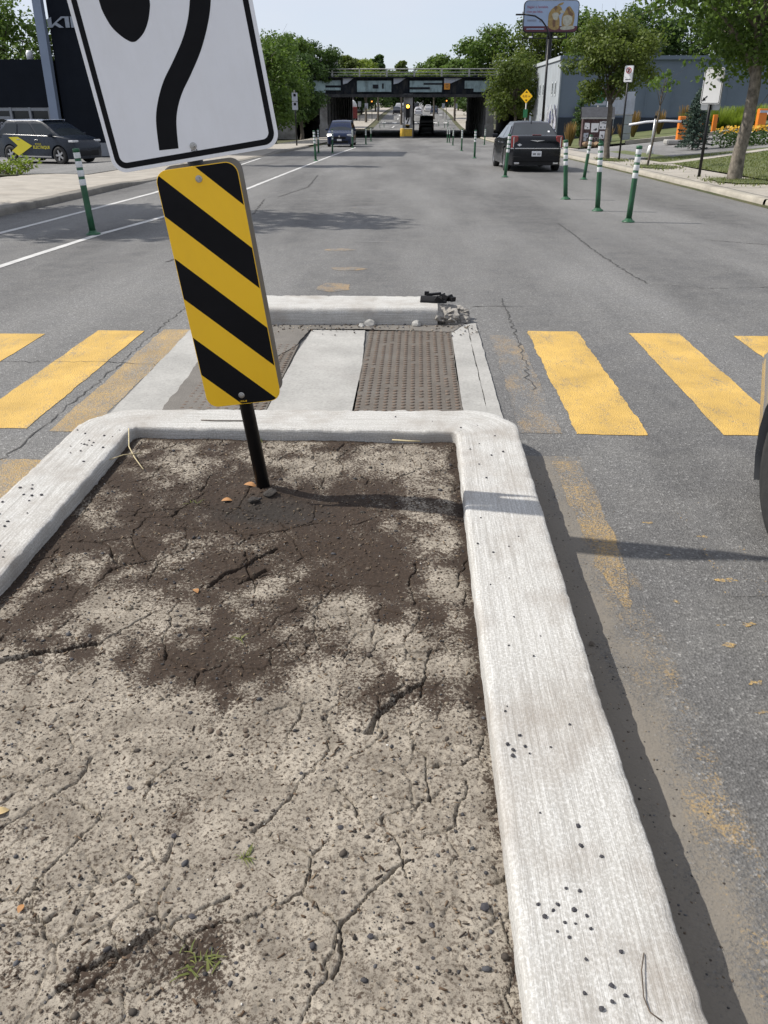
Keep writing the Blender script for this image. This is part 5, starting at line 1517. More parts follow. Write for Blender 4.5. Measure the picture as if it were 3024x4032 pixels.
M['graf_mark3'] = mat('white graffiti paint', (.62, .62, .66), .7, 0, .2, 3)
q = random.Random(5)
for k in range(80):
    y = .2 + 9.5 * q.random()**1.6; z = q.uniform(1.0, 2.6) - .02 * y
    m = q.choice([M['graf_mark'], M['graf_mark'], M['graf_mark2'], M['graf_mark3'], M['graf_mark3']])
    t = q.uniform(-.6, .6); L = q.uniform(.3, 1.1); w = q.uniform(.04, .12)
    b = MB(); pts = []
    for i in range(6):
        a = i / 5; pts.append((-.108 - .0006 * k, y + (a - .5) * .35 + .12 * math.sin(a * 4 + t * 5), z + (a - .5) * L))
    vs = []
    for p in pts: vs += [(p[0], p[1] - w, p[2]), (p[0], p[1] + w, p[2])]
    b.add(vs, [(2*i, 2*i+1, 2*i+3, 2*i+2) for i in range(5)]); b.build('graffiti', m, wh)

# ------------------------------------------------------------------ dealership on the left
M['dealer_dark'] = mat('near black cladding', (.006, .0085, .014), .65, 0, .15, .8, spec=.12)
M['dealer_fin'] = mat('blue grey metal fin', (.20, .245, .33), .5, .2, .06, 1)
M['frame_grey'] = mat('grey window frame', (.22, .235, .26), .5, .2, .08, 3)
ky = 44.0
kd = empty('dealership', (-17.6, ky, -.70), label='dark car dealership with tall tower, pale fin and white letters', cat='building')
b = MB(); b.box((3.75, 4, 5.3), (6.7, 8, 10.6)); b.build('tower', M['dealer_dark'], kd)
b = MB(); b.box((.08, -.16, 5.3), (.40, .36, 10.6)); b.build('fin', M['dealer_fin'], kd)
zt = 1.6 + (3.42 - 1.6) * ky / 42 + .70
zl = 1.6 + (1.465 - 1.6) * ky / 42 + .70
b = MB(); b.box((-10.2, 5.0, (zt + zl) / 2), (20, 9.9, zt - zl)); b.build('upper_wall', M['dealer_dark'], kd)
b = MB(); b.box((-10.2, 5.6, zl / 2), (20, 8.6, zl)); b.build('shop_interior', M['plastic_black'], kd)
for i, x in enumerate((-.30, -1.25, -2.2, -3.55, -4.5, -5.5, -7.5, -9.5)):
    b = MB(); b.box((x, .12, zl / 2), (.11, .14, zl)); b.build('mullion', M['frame_grey'], kd)
b = MB(); b.box((-10.2, .14, zl - .08), (20, .12, .14)); b.build('transom', M['frame_grey'], kd)
b = MB(); b.box((-1.25, .13, zl * .52), (1.9, .12, .07)); b.build('transom', M['frame_grey'], kd)
for x0, x1 in ((-1.2, -.35), (-2.15, -1.3), (-3.5, -2.25), (-4.45, -3.6), (-5.45, -4.55), (-7.45, -5.55), (-9.45, -7.55)):
    b = MB(); b.box(((x0 + x1) / 2, .22, zl / 2), (x1 - x0, .03, zl)); b.build('pane', M['glass'], kd)
b = MB(); b.box((-2.88, .10, zl - .45), (1.25, .06, .12)); b.build('door_header', M['frame_grey'], kd)
text_on('3080', .40, mat('frosted numerals', (.22, .23, .26), .6), kd, (-2.88, .17, zl - .80), name='street_number', bold=True)
b = MB(); b.box((3.75, -.08, .30), (6.4, .25, .6)); b.build('plinth', M['frame_grey'], kd)
# the three slanted letters on the tower
k0x = -16.475 * ky / 42 + 17.6; kz = 1.6 + (4.648 - 1.6) * ky / 42 + .70; hh = (5.073 - 4.648) * ky / 42; ww = hh * 1.95
def letter(poly, nm='letter'):
    b = MB(); b.prism([(k0x + px * ww, kz + pz * hh) for px, pz in poly], -.10, -.04); b.build(nm, mat('pale letter', (.24, .27, .32), .5), kd)
letter([(.02, 0), (.24, 0), (.40, .25), (.62, .0), (.86, 0), (.52, .46), (.86, .86), (.98, .86), (.98, 0), (1.2, 0), (1.2, 1), (.80, 1), (.24, .22), (.24, .95), (.02, .75)])
letter([(1.28, 1), (1.5, 1), (1.5, .3), (1.9, 1), (2.15, 1), (2.15, 0), (1.95, 0), (1.95, .7), (1.55, 0), (1.28, 0)])
b = MB(); b.lathe([(.14, 0), (.16, .3), (.1, .42)], 10, (-1.2, 1.0, zt)); b.build('roof_vent', M['sheet_white'], kd, True)
# rooftop and buildings beyond the bridge
M['brick_dark'] = brick_wall('dark brick', (.10, .05, .045), (.075, .04, .035), (.09, .08, .075), 3)
for x, y, w, d, h, m, lab in [(-20, 196, 12, 26, 9, M['brick_dark'], 'dark brick building left of the road beyond the underpass'), (-20, 240, 11, 22, 11, M['old_concrete'], 'grey block farther left beyond the underpass'), (17, 250, 10, 30, 8, M['brick_dark'], 'brick building on the right beyond the underpass')]:
    r_ = empty('far_building', (x, y, road_z(y)), label=lab, cat='building')
    b = MB(); b.box((0, 0, h / 2), (w, d, h)); b.build('wall', m, r_)
    b = MB(); b.box((0, 0, h + .15), (w + .4, d + .4, .3)); b.build('roof', M['old_concrete'], r_)
    for k in range(5):
        for j in range(2):
            sx_ = 1 if x < 0 else -1
            b = MB(); b.box((sx_ * (w / 2 + .01), -d / 2 + (k + .5) * d / 5, 2 + j * 3.2), (.08, 1.6, 1.5)); b.build('window', M['glass'], r_)
r_ = empty('rooftop_block', (-17.5, 150, 0), label='grey box shaped rooftop rising left behind the bridge rail', cat='building')
b = MB(); b.box((0, 0, 3.7), (3.0, 6, 7.4)); b.build('wall', M['old_concrete'], r_); b = MB(); b.box((0, 0, 7.45), (3.1, 6.1, .15)); b.build('roof', M['wall_base'], r_)
# ------------------------------------------------------------------ signs, lamps, billboard, car-park things
def post_sign(name, x, y, h, r, label, cat, m=M['black_steel'], tilt=0, z=None, rz=0):
    root = empty(name, (x, y, ground_z(x, y) if z is None else z), (0, RAD(tilt), RAD(rz)), label, cat)
    b = MB(); b.tube([(0, 0, -.2), (0, 0, h)], r, 10); b.build('post', m, root, True)
    return root
# parking restriction sign (right)
s = post_sign('parking_sign', 7.73, 34.77, 3.10, .035, 'narrow white no-stopping sign with red ring on a black post by the maple', 'sign', rz=-28)
b = MB(); b.prism(rrect(-.155, .155, 2.68, 3.20, .03), -.045, -.04); p = b.build('panel', M['sheet_white'], s)
b = MB(); o1 = [(.10 * math.cos(a), 3.05 + .10 * math.sin(a)) for a in np.linspace(0, 2 * math.pi, 20, False)]; i1 = [(.075 * math.cos(a), 3.05 + .075 * math.sin(a)) for a in np.linspace(0, 2 * math.pi, 20, False)]
ring(b, o1, i1, -.049, -.046); b.build('red_ring', M['sheet_red'], p)
b = MB(); b.box((0, -.047, 3.05), (.05, .003, .11)); b.build('black_letter', M['sheet_black'], p)
b = MB(); b.box((0, -.0495, 3.05), (.15, .002, .022), Matrix.Rotation(-.78, 3, 'Y')); b.build('red_bar', M['sheet_red'], p)
b = MB(); b.box((0, -.047, 2.755), (.19, .003, .022)); b.build('black_arrow', M['sheet_black'], p)
b = MB(); b.prism(rrect(-.155, .155, 2.66, 3.22, .03), .04, .045); b.build('rear_panel', M['alu'], s)
# big white lane sign with the corner arrow
s = post_sign('lane_sign', 7.61, 24.37, 2.25, .04, 'blank white sign with small black corner arrow on a black post below the leafy tree', 'sign', rz=-35)
b = MB(); b.prism(rrect(-.25, .25, 1.76, 2.60, .05), -.05, -.045); p = b.build('panel', M['sheet_white'], s)
b = MB(); ring(b, rrect(-.235, .235, 1.775, 2.585, .04), rrect(-.222, .222, 1.788, 2.572, .03), -.053, -.051); b.build('black_border', M['sheet_black'], p)
b = MB(); b.box((-.135, -.052, 1.905), (.13, .004, .028), Matrix.Rotation(-.75, 3, 'Y')); b.add([(-.215, -.0545, 1.825), (-.115, -.0545, 1.855), (-.175, -.0545, 1.925)], [(0, 1, 2)]); b.build('black_arrow', M['sheet_black'], p)
b = MB()
ring(b, [(.15 + .055 * math.cos(a), 2.45 + .055 * math.sin(a)) for a in np.linspace(0, 6.2832, 14, False)], [(.15 + .042 * math.cos(a), 2.45 + .042 * math.sin(a)) for a in np.linspace(0, 6.2832, 14, False)], -.053, -.051); b.build('bicycle_symbol', M['sheet_black'], p)
b = MB(); b.prism(rrect(-.25, .25, 1.62, 2.50, .05), .045, .05); b.build('rear_panel', M['alu'], s)
# yellow diamond with clearance text, green plate below
s = post_sign('warning_sign', 7.45, 64.0, 3.0, .05, 'yellow diamond clearance sign above a small green plate near the bridge', 'sign', M['rail_grey'], rz=-22)
zc = 1.979 * 1.0 + (1.979 - 1.6) * .28 - ground_z(7.45, 64)
b = MB(); b.prism([(-.44, zc), (0, zc - .44), (.44, zc), (0, zc + .44)], -.07, -.06); p = b.build('panel', M['sheet_yellow'], s, bevel=.003)
b = MB(); b.add([(-.10, -.075, zc + .22), (.10, -.075, zc + .22), (0, -.075, zc + .33)], [(0, 1, 2)]); b.add([(-.10, -.075, zc - .20), (.10, -.075, zc - .20), (0, -.075, zc - .31)], [(0, 1, 2)]); b.build('black_arrow', M['sheet_black'], p)
text_on('4,05 m', .20, mat('brown lettering', (.30, .13, .01), .5), p, (0, -.076, zc), bold=True)
b = MB(); b.prism(rrect(-.15, .15, zc - 1.32, zc - .80, .03), -.07, -.06); b.build('green_plate', M['sheet_green'], s)
# left kerb sign with two small plates, and a leaning grey post by the planting
s = post_sign('parking_sign', -8.15, 61, 3.35, .05, 'two stacked small white plates on a dark post before the left trees', 'sign')
for z in (2.95, 2.42):
    b = MB(); b.prism(rrect(-.19, .19, z - .25, z + .25, .03), -.06, -.05); p = b.build('plate', M['graf_white'], s)
    b = MB(); b.box((0, -.062, z + .1), (.16, .004, .16)); b.build('mark', M['sheet_black'], p)
s = post_sign('steel_post', -12.75, 26.6, 2.4, .055, 'bare grey steel post rising from the weeds by the dealership driveway', 'post', M['rail_grey'], -2)
b = MB(); b.box((0, 0, .05), (.2, .2, .1)); b.build('base_plate', M['rail_grey'], s)
# cobra-head street lamp by the warehouse
ly = 62.6; lx = 8.48
s = empty('street_lamp', (lx, ly, ground_z(lx, ly)), label='black street lamp with one curved arm in front of the billboard', cat='street lamp')
g0 = -ground_z(lx, ly)
b = MB(); b.tube([(0, 0, 0), (0, 0, g0 + 5.4)], [.10, .075], 10); b.build('pole', M['black_steel'], s, True)
pts = [(0, 0, g0 + 5.4), (-.05, 0, g0 + 5.75), (-.22, 0, g0 + 6.10), (-.55, 0, g0 + 6.48), (-1.0, 0, g0 + 6.72), (-1.75, 0, g0 + 6.82)]
b = MB(); b.tube(pts, .05, 8); b.build('arm', M['black_steel'], s, True)
b = MB(); b.box((-1.98, 0, g0 + 6.80), (.55, .24, .09)); h = b.build('lamp_head', M['black_steel'], s, bevel=.03)
b = MB(); b.box((-1.80, 0, g0 + 6.90), (.06, .06, .12)); b.build('sensor', M['rail_grey'], h)
b = MB(); b.lathe([(.2, 0), (.18, .35), (.11, .45)], 12); b.build('base', M['black_steel'], s, True)
# thin far lamp over the bridge
s = empty('street_lamp', (-13.3, 152, road_z(152)), label='slim far lamp arching over the bridge rail beside the rooftop block', cat='street lamp')
g0 = -road_z(152)
b = MB(); b.tube([(-.4, 0, 0), (-.4, 0, g0 + 7.4)], .09, 8); b.build('pole', M['rail_grey'], s, True)
b = MB(); b.tube([(-.4, 0, g0 + 7.4), (0, 0, g0 + 7.95), (.7, 0, g0 + 8.2), (2.0, 0, g0 + 8.22)], .05, 8); b.build('arm', M['rail_grey'], s, True)
b = MB(); b.box((2.2, 0, g0 + 8.2), (.6, .25, .1)); b.build('lamp_head', M['rail_grey'], s)
# billboard
by = 90.0
s = empty('billboard', (12.25, by, -1.4), label='rounded advertising billboard with two foxes on a tall dark mast', cat='billboard')
g0 = 1.4
M['ad_sky'] = mat('printed pale blue', (.25, .32, .45), .5, 0, .12, .5)
M['ad_red'] = mat('printed burgundy', (.075, .010, .022), .5)
M['ad_text'] = mat('printed mauve red', (.24, .07, .11), .5)
M['ad_grey'] = mat('printed grey', (.17, .20, .27), .5)
M['ad_fox'] = mat('printed ochre fur', (.25, .17, .06), .6, 0, .3, 5)
M['ad_fox2'] = mat('printed cream fur', (.34, .33, .27), .6, 0, .25, 5)
M['ad_fox3'] = mat('printed brown fur', (.13, .07, .035), .6, 0, .3, 5)
x0, x1, zb_, zt_ = -2.56, 2.53, g0 + 7.62, g0 + 10.22
b = MB(); b.prism(rrect(x0, x1, zb_, zt_, .38), 0, .45); b.build('frame', M['black_steel'], s)
f = rrect(x0 + .07, x1 - .07, zb_ + .07, zt_ - .07, .33)
b = MB(); b.prism(clip_poly(f, lambda p: p[1] - (zb_ + .52)), -.02, 0); face = b.build('ad_sheet', M['ad_sky'], s)
b = MB(); b.prism(clip_poly(f, lambda p: (zb_ + .52) - p[1]), -.02, 0); b.build('ad_band', M['ad_red'], s)
text_on("Régler à l'amiable,", .27, M['ad_text'], s, (-1.30, -.03, zb_ + 2.05), bold=True)
text_on("c'est pas bête.", .27, M['ad_text'], s, (-1.55, -.03, zb_ + 1.68), bold=True)
b = MB(); b.box((-1.78, -.03, zb_ + .97), (.86, .01, .15)); b.box((-.98, -.03, zb_ + .92), (.20, .01, .18)); b.build('ad_mark', M['ad_grey'], s)
b = MB(); b.box((-1.40, -.03, zb_ + .29), (1.65, .01, .09)); b.build('ad_mark', M['ad_sky'], s)
def fox(pts, m, y, nm='fox_print'):
    b = MB(); b.prism(catmull([(x0 + .0 + px * 5.09, zt_ - pz * 2.6) for px, pz in pts], 3, True), y - .004, y); b.build(nm, m, s)
fox([(.455, .42), (.50, .28), (.56, .20), (.60, .17), (.66, .20), (.69, .30), (.68, .40), (.64, .48), (.66, .62), (.66, .85), (.60, .92), (.52, .90), (.455, .80), (.45, .60)], M['ad_fox'], -.024)
fox([(.52, .42), (.60, .38), (.64, .46), (.60, .62), (.54, .56)], M['ad_fox2'], -.030)
fox([(.53, .62), (.58, .62), (.59, .78), (.55, .84)], M['ad_fox3'], -.030)
fox([(.60, .17), (.63, .11), (.71, .07), (.68, .15)], M['ad_fox'], -.030)
fox([(.54, .22), (.58, .18), (.60, .24), (.57, .33)], M['ad_fox3'], -.031)
fox([(.65, .34), (.70, .31), (.745, .36), (.71, .40), (.66, .38)], M['ad_fox2'], -.031)
fox([(.70, .50), (.74, .36), (.77, .24), (.82, .19), (.87, .28), (.92, .42), (.925, .60), (.91, .78), (.86, .86), (.75, .86), (.70, .76)], M['ad_fox'], -.024)
fox([(.72, .52), (.80, .46), (.88, .52), (.88, .70), (.80, .80), (.73, .72)], M['ad_fox2'], -.030)
fox([(.77, .26), (.80, .23), (.84, .34), (.90, .42), (.88, .50), (.82, .44)], M['ad_fox3'], -.030)
fox([(.68, .84), (.78, .80), (.92, .80), (.93, .88), (.80, .92), (.70, .91)], M['ad_fox2'], -.031)
b = MB(); b.tube([(.02, .25, 0), (.02, .25, g0 + 8)], .26, 14); b.build('mast', M['black_steel'], s, True)
b = MB(); b.box((0, -.45, g0 + 7.12), (5.3, .5, .07)); b.build('catwalk', M['black_steel'], s)
for x in (-1.6, 1.55):
    b = MB(); b.box((x, 0, g0 + 7.40), (.14, .12, .5)); b.build('bracket', M['black_steel'], s)
for x in (-1.85, .45):
    b = MB(); b.box((x, -.6, g0 + 7.2), (.3, .2, .14)); b.build('floodlight', M['sheet_white'], s, bevel=.02)

# poster-covered bin shed
sx_, sy_ = 10.35, 53.2
s = empty('bin_shed', (sx_, sy_, -.72), (0, 0, RAD(-6)), 'dark bin shed with sloping roof covered in torn white posters', 'shed')
M['shed_wall'] = mat('maroon boards', (.06, .028, .030), .75, 0, .3, 4, dirt=(.20, .17, .16), dirt_amt=.5)
M['shed_side'] = mat('dark shed side', (.022, .022, .026), .8, 0, .3, 3)
M['shingle'] = mat('charcoal shingles', (.040, .042, .050), .8, 0, .25, 6, .3, 40)
b = MB(); b.box((0, .6, .82), (1.62, 1.2, 1.64)); b.build('wall', M['shed_wall'], s)
b = MB(); b.box((.84, .6, .80), (.06, 1.22, 1.6)); b.build('side_wall', M['shed_side'], s)
b = MB(); b.prism([(-.12, 1.58), (-.12, 1.66), (.55, 2.18), (1.3, 1.70), (1.3, 1.62), (.55, 2.10)], -.92, .95, 'x'); b.build('roof', M['shingle'], s)
b = MB(); b.box((0, -.11, 1.60), (1.86, .04, .09)); b.build('fascia', M['rail_grey'], s)
q = random.Random(9)
for (x, z, w, h) in [(-.55, 1.18, .30, .32), (-.12, 1.10, .42, .48), (.34, 1.22, .40, .40), (.42, 1.36, .36, .16), (.33, .72, .28, .40), (-.58, .72, .26, .22), (-.62, .50, .16, .2)]:
    b = MB(); b.prism([(x - w/2 + q.uniform(-.02, .02), z - h/2), (x + w/2, z - h/2 + q.uniform(-.03, .03)), (x + w/2 + q.uniform(-.02, .02), z + h/2), (x - w/2, z + h/2 + q.uniform(-.02, .02))], -.016, -.008)
    p = b.build('poster', M['sheet_white'] if x > -.57 or z > 1 else M['graf_white'], s)
    for _ in range(3):
        b = MB(); b.box((x + q.uniform(-.3, .3) * w, -.019, z + q.uniform(-.3, .3) * h), (w * q.uniform(.1, .3), .003, h * q.uniform(.08, .25)), Matrix.Rotation(q.uniform(-.6, .6), 3, 'Y')); b.build('print', M['graf_mark2'], p)
for k in range(7):
    b = MB(); a0 = q.uniform(0, 6)
    b.tube([(-.5 + .25 * k * .7 + .13 * math.cos(a0 + t * .6), -.014, .42 + .17 * math.sin(a0 + t * .6)) for t in range(9)], .014, 4); b.build('graffiti', M['rail_grey'], s)
for k, x in enumerate((-.62, -.36, -.05, .22)):
    me = rock(.22, 300 + k, .8, 2); me.materials.append(mat('crumpled sacking', (.25, .17, .10), .9, 0, .4, 8)); o = link('rubbish_sack', me)
    o.location = (sx_ + x, sy_ - .42 - .05 * (k % 2), ground_z(sx_, sy_ - .4) + .12)
    tag(o, ['crumpled brown sack at the left end of the shed foot', 'brown sack leaning on the shed, second from its left end', 'tan sack under the big poster of the shed', 'small sack next to the shed door side'][k], 'sack')
# green round shop sign behind the shed
s = post_sign('round_sign', 10.95, 56.5, 2.7, .05, 'white square sign with a green disc rising behind the shed roof', 'sign', M['rail_grey'])
b = MB(); b.box((0, -.06, 2.65), (.85, .06, .95)); b.build('panel', M['graf_white'], s)
b = MB(); b.lathe([(.37, 0), (.37, .02)], 24, (0, -.11, 2.65), 'y'); d = b.build('green_disc', M['sheet_green'], s)
b = MB(); b.box((0, -.115, 2.68), (.42, .01, .09), Matrix.Rotation(-.1, 3, 'Y')); b.build('script_mark', M['graf_white'], d)
# white tenant board on block pillars
s = empty('tenant_board', (12.75, 58.6, -.62), label='large blank white board standing on pale block pillars before the warehouse', cat='signboard')
b = MB(); b.box((0, 0, 2.28), (1.7, .16, 1.25)); b.build('board', M['graf_white'], s, bevel=.01)
for x in (-.62, .52):
    for k in range(3):
        b = MB(); b.box((x, 0, .27 + k * .52), (.52, .3, .50)); b.build('block', M['wall_pale'], s, bevel=.015)
b = MB(); b.box((0, 0, 1.62), (1.5, .26, .06)); b.build('ledge', M['rail_grey'], s)
# parking barrier
M['orange'] = mat('orange enamel', (.70, .20, .02), .4, 0, .06, 4)
M['orange_side'] = M['orange']
s = empty('barrier_gate', (13.5, 47.2, ground_z(13.5, 47.2)), label='orange parking barrier with its long white arm lowered over the driveway', cat='barrier')
b = MB(); b.box((.05, 0, .12), (1.6, .9, .22)); b.build('plinth', M['slab'], s, bevel=.06)
b = MB(); b.box((0, 0, .76), (.42, .36, 1.10)); b.build('cabinet', M['orange'], s, bevel=.02)
pts = [(-.15, -.24, 1.08), (-1.0, -.24, 1.10), (-1.9, -.24, 1.05), (-2.75, -.24, .92)]
b = MB(); b.tube(pts, .055, 8); a_ = b.build('arm', M['sheet_white'], s, True)
b = MB(); b.tube([(x, y, z - .06) for x, y, z in pts], .018, 6); b.build('rubber_edge', M['plastic_black'], a_)
b = MB(); b.box((-.02, -.24, 1.08), (.16, .12, .18)); b.build('arm_clamp', M['plastic_black'], s)
s = empty('ticket_machine', (14.9, 48.6, ground_z(14.9, 48.6)), label='small orange and black ticket box behind the spruce', cat='ticket machine')
b = MB(); b.box((0, 0, .5), (.12, .12, 1.0)); b.build('stand', M['orange'], s); b = MB(); b.box((.1, 0, 1.08), (.38, .25, .36)); b.build('box', M['plastic_black'], s, bevel=.01); b = MB(); b.box((-.13, 0, 1.08), (.14, .27, .42)); b.build('cover', M['orange'], s, bevel=.01)
s = empty('barrier_gate', (19.4, 52.6, ground_z(19.4, 52.6)), label='orange barrier cabinet behind the flower bed at the exit lane', cat='barrier')
b = MB(); b.box((0, 0, .62), (.46, .40, 1.25)); b.build('cabinet', M['orange'], s, bevel=.02)
b = MB(); b.box((.05, -.02, 1.10), (.5, .44, .12)); b.build('band', M['graf_white'], s); b = MB(); b.tube([(.2, -.25, 1.0), (2.8, -.25, 1.0)], .055, 8); b.build('arm', M['sheet_white'], s)
b = MB(); b.box((0, 0, .04), (.9, .7, .1)); b.build('plinth', M['slab'], s)
s = empty('ticket_machine', (18.4, 57.5, ground_z(18.4, 57.5)), label='small orange post box beside the trunk before the warehouse wall', cat='ticket machine')
b = MB(); b.box((0, 0, .5), (.26, .22, 1.0)); b.build('cabinet', M['orange'], s, bevel=.02); b = MB(); b.box((.16, 0, .7), (.1, .18, .3)); b.build('slot_panel', M['plastic_black'], s)
# galvanised stub post with white concrete foot
s = post_sign('marker_post', 10.1, 39.6, 1.5, .04, 'short galvanised post with black cap and white cone foot by the driveway', 'post', M['alu'], 2)
b = MB(); b.lathe([(.16, 0), (.10, .35), (.05, .38)], 12); b.build('foot', M['sheet_white'], s, True); b = MB(); b.lathe([(.06, 1.42), (.06, 1.52), (.03, 1.54)], 10); b.build('cap', M['plastic_black'], s)
# kerb blocks at the plinth, far traffic lights
M['amber_far'] = mat('dim amber lens', (.7, .25, .03), .3, emit=((1, .36, .06), 1.6))
def tlight(x, y, z, label):
    s = empty('traffic_light', (x, y, road_z(y)), label=label, cat='traffic light')
    zz = z - road_z(y)
    b = MB(); b.tube([(0, .2, 0), (0, .2, zz + .6)], .05, 8); b.build('pole', M['black_steel'], s)
    b = MB(); b.box((0, 0, zz), (.45, .25, 1.1)); b.build('housing', M['plastic_black'], s, bevel=.04)
    b = MB(); b.lathe([(.12, 0), (.10, .05)], 14, (0, 0, 0), 'y'); o = b.build('lens', M['amber_far'], s); o.location = (0, -.13, zz + .1); o.scale.y = -1
tlight(-8.6, 172, 1.95, 'left traffic light with amber lamp beyond the underpass')
tlight(-.95, 190, 2.15, 'middle traffic light with amber lamp beyond the centre pier')
tlight(5.6, 182, 2.1, 'right traffic light with amber lamp beyond the underpass')
for k, (x, y, h, lab) in enumerate([(-9.4, 168, 2.9, 'left tall white plate on a post beyond the underpass'), (-10.9, 172, 3.1, 'round white sign farther left beyond the underpass'), (-7.6, 176, 2.1, 'low white plate near the left traffic light'), (7.3, 178, 2.6, 'white plate on the right beyond the underpass'), (5.1, 186, 2.4, 'pair of white plates below the right traffic light')]):
    s = post_sign('far_sign', x, y, h, .04, lab, 'sign', M['black_steel'], 0, road_z(y))
    b = MB(); b.prism(rrect(-.3, .3, h - .5, h + .4, .06), -.1, -.08); b.build('plate', M['graf_white'], s)
# ------------------------------------------------------------------ trees and plants
def leaves_mesh(name, P, Nn, size, m, rs, aspect=.62, col=None):
    """one rhombic leaf per point P with normal Nn"""
    n = len(P)
    Nn = Nn / np.maximum(1e-6, np.linalg.norm(Nn, axis=1))[:, None]
    ref = rs.normal(size=(n, 3)); T = np.cross(Nn, ref); T /= np.maximum(1e-6, np.linalg.norm(T, axis=1))[:, None]
    B = np.cross(Nn, T)
    s = (size * rs.uniform(.55, 1.3, n))[:, None]
    bend = (rs.uniform(-.15, .3, n))[:, None] * s
    V = np.stack([P - T * s, P - B * s * aspect + Nn * bend, P + T * s, P + B * s * aspect + Nn * bend], 1).reshape(-1, 3)
    F = np.arange(4 * n).reshape(n, 4)
    me = np_mesh(name, V, F, m)
    c = col if col is not None else rs.rand(n)
    c4 = np.repeat(np.clip(c, 0, 1), 4)
    set_attr(me, 'mix', np.stack([c4, c4, c4, np.ones_like(c4)], -1))
    return me
def tree(name, label, loc, trunk_h, cz, r, n=3500, size=.12, m='leaf_mid', tr=.12, seed=1, lean=(0, 0), clumps=34, cat='tree', group=None, bark='bark', csize=.34, droop=.0, limbs=7):
    """cz: centre height of the crown above the foot, r: its three half-axes"""
    rs = np.random.RandomState(seed); q = random.Random(seed)
    root = empty(name, loc, label=label, cat=cat, group=group)
    rx, ry, rz = r
    top = Vector((lean[0], lean[1], cz + rz * .35))
    fork = Vector((lean[0] * trunk_h / max(.1, cz), lean[1] * trunk_h / max(.1, cz), trunk_h))
    # clump centres
    cc = []
    while len(cc) < clumps:
        p = rs.uniform(-1, 1, 3); d = np.linalg.norm(p)
        if d > 1 or d < .35: continue
        if p[2] < -.75: continue
        cc.append(p * (.78 + .22 * rs.rand()))
    cc = np.array(cc)
    ctr = cc * np.array([rx, ry, rz]) + np.array([lean[0], lean[1], cz])
    crad = csize * min(rx, ry, rz) * rs.uniform(.6, 1.35, clumps)
    b = MB()
    mid = fork.lerp(top, .5) + Vector((q.uniform(-.1, .1), q.uniform(-.1, .1), 0)) * rx
    wob = [Vector((q.uniform(-1, 1), q.uniform(-1, 1), 0)) * tr * .35 for _ in range(4)]
    tp = [Vector((0, 0, -.25)), Vector((0, 0, .05)), fork * .3 + wob[0], fork * .65 + wob[1], fork, mid, top]
    b.tube(tp, [tr * 1.7, tr * 1.25, tr * 1.03, tr * .95, tr * .9, tr * .5, tr * .15], 12)
    b.build('trunk', M[bark], root, True)
    lb = MB()
    for k in range(min(limbs * 2, clumps)):
        c = Vector(ctr[k]); s = fork.lerp(mid, q.uniform(0, .9)) if k % 2 else mid.lerp(top, q.uniform(0, .6))
        k1 = s.lerp(c, .45) + Vector((0, 0, .10 * rz))
        lb.tube([s, k1, c], [tr * .42, tr * .25, tr * .06], 6)
        for _ in range(2):
            e = c + Vector((q.gauss(0, 1), q.gauss(0, 1), q.gauss(0, .7))) * crad[k] * .7
            lb.tube([k1.lerp(c, .5), e], [tr * .14, tr * .03], 4)
    lb.build('limb', M[bark], root, True)
    k = rs.choice(clumps, n, p=crad**2 / (crad**2).sum())
    d = rs.normal(size=(n, 3)); d /= np.linalg.norm(d, axis=1)[:, None]
    rr = rs.rand(n)**.45
    P = ctr[k] + d * (rr * crad[k])[:, None] * np.array([1.15, 1.15, .8])
    P += rs.normal(size=(n, 3)) * crad[k][:, None] * .10
    P[:, 2] -= droop * rr * crad[k]
    Nn = d * .7 + rs.normal(size=(n, 3)) * .65 + np.array([0, 0, .55])
    cv = rs.rand(clumps)[k] * .55 + rs.rand(n) * .45
    link('crown', leaves_mesh('crown', P, Nn, size, M[m], rs, col=cv), root)
    return root
def shrub(label, loc, r, n, size, m, seed, cat='shrub', group=None, name='shrub'):
    rs = np.random.RandomState(seed)
    root = empty(name, loc, label=label, cat=cat, group=group)
    k = 12; c = rs.normal(size=(k, 3)) * .45 * np.array(r); c[:, 2] = np.abs(c[:, 2]) + r[2] * .35
    idx = rs.randint(0, k, n); d = rs.normal(size=(n, 3)); d /= np.linalg.norm(d, axis=1)[:, None]
    P = c[idx] + d * (rs.rand(n)**.5 * .5)[:, None] * np.array(r); P[:, 2] = np.maximum(.02, P[:, 2])
    link('foliage', leaves_mesh('foliage', P, d + rs.normal(size=(n, 3)) * .6 + [0, 0, .4], size, M[m], rs), root)
    b = MB()
    for j in range(5): b.tube([(0, 0, -.1), tuple(c[j])], [.03, .008], 5)
    b.build('stem', M['bark'], root)
    return root
gz = ground_z
# --- right side
tree('street_tree', 'big leafy street tree with a gnarled grey trunk over the blank white sign', (8.03, 22.87, gz(8.03, 22.87)), 2.15, 4.15, (3.25, 2.7, 2.5), 21000, .066, 'leaf_mid', .15, 3, (.1, -.3), 70, bark='bark_grey', csize=.30)
tree('street_tree', 'rounded maple by the no-stopping sign in front of the shed', (7.43, 35.61, gz(7.43, 35.61)), 1.75, 3.35, (1.8, 1.4, 1.8), 13000, .066, 'leaf_olive', .10, 8, (.1, 1.0), 50, csize=.32)
tree('sapling', 'thin young sapling with a few sparse leaves in the grass square', (7.62, 29.97, gz(7.62, 29.97)), 1.6, 2.45, (.55, .55, .45), 130, .07, 'leaf_mid', .032, 14, (.25, 0), 8, csize=.5)
tree('street_tree', 'light green roadside tree at the right end of the bridge', (8.9, 84, gz(8.9, 84)), 1.9, 4.3, (2.6, 2.6, 3.0), 8000, .13, 'leaf_olive', .14, 21, (0, 0), 44, csize=.34)
GR = 'trees on the bank behind the warehouse'
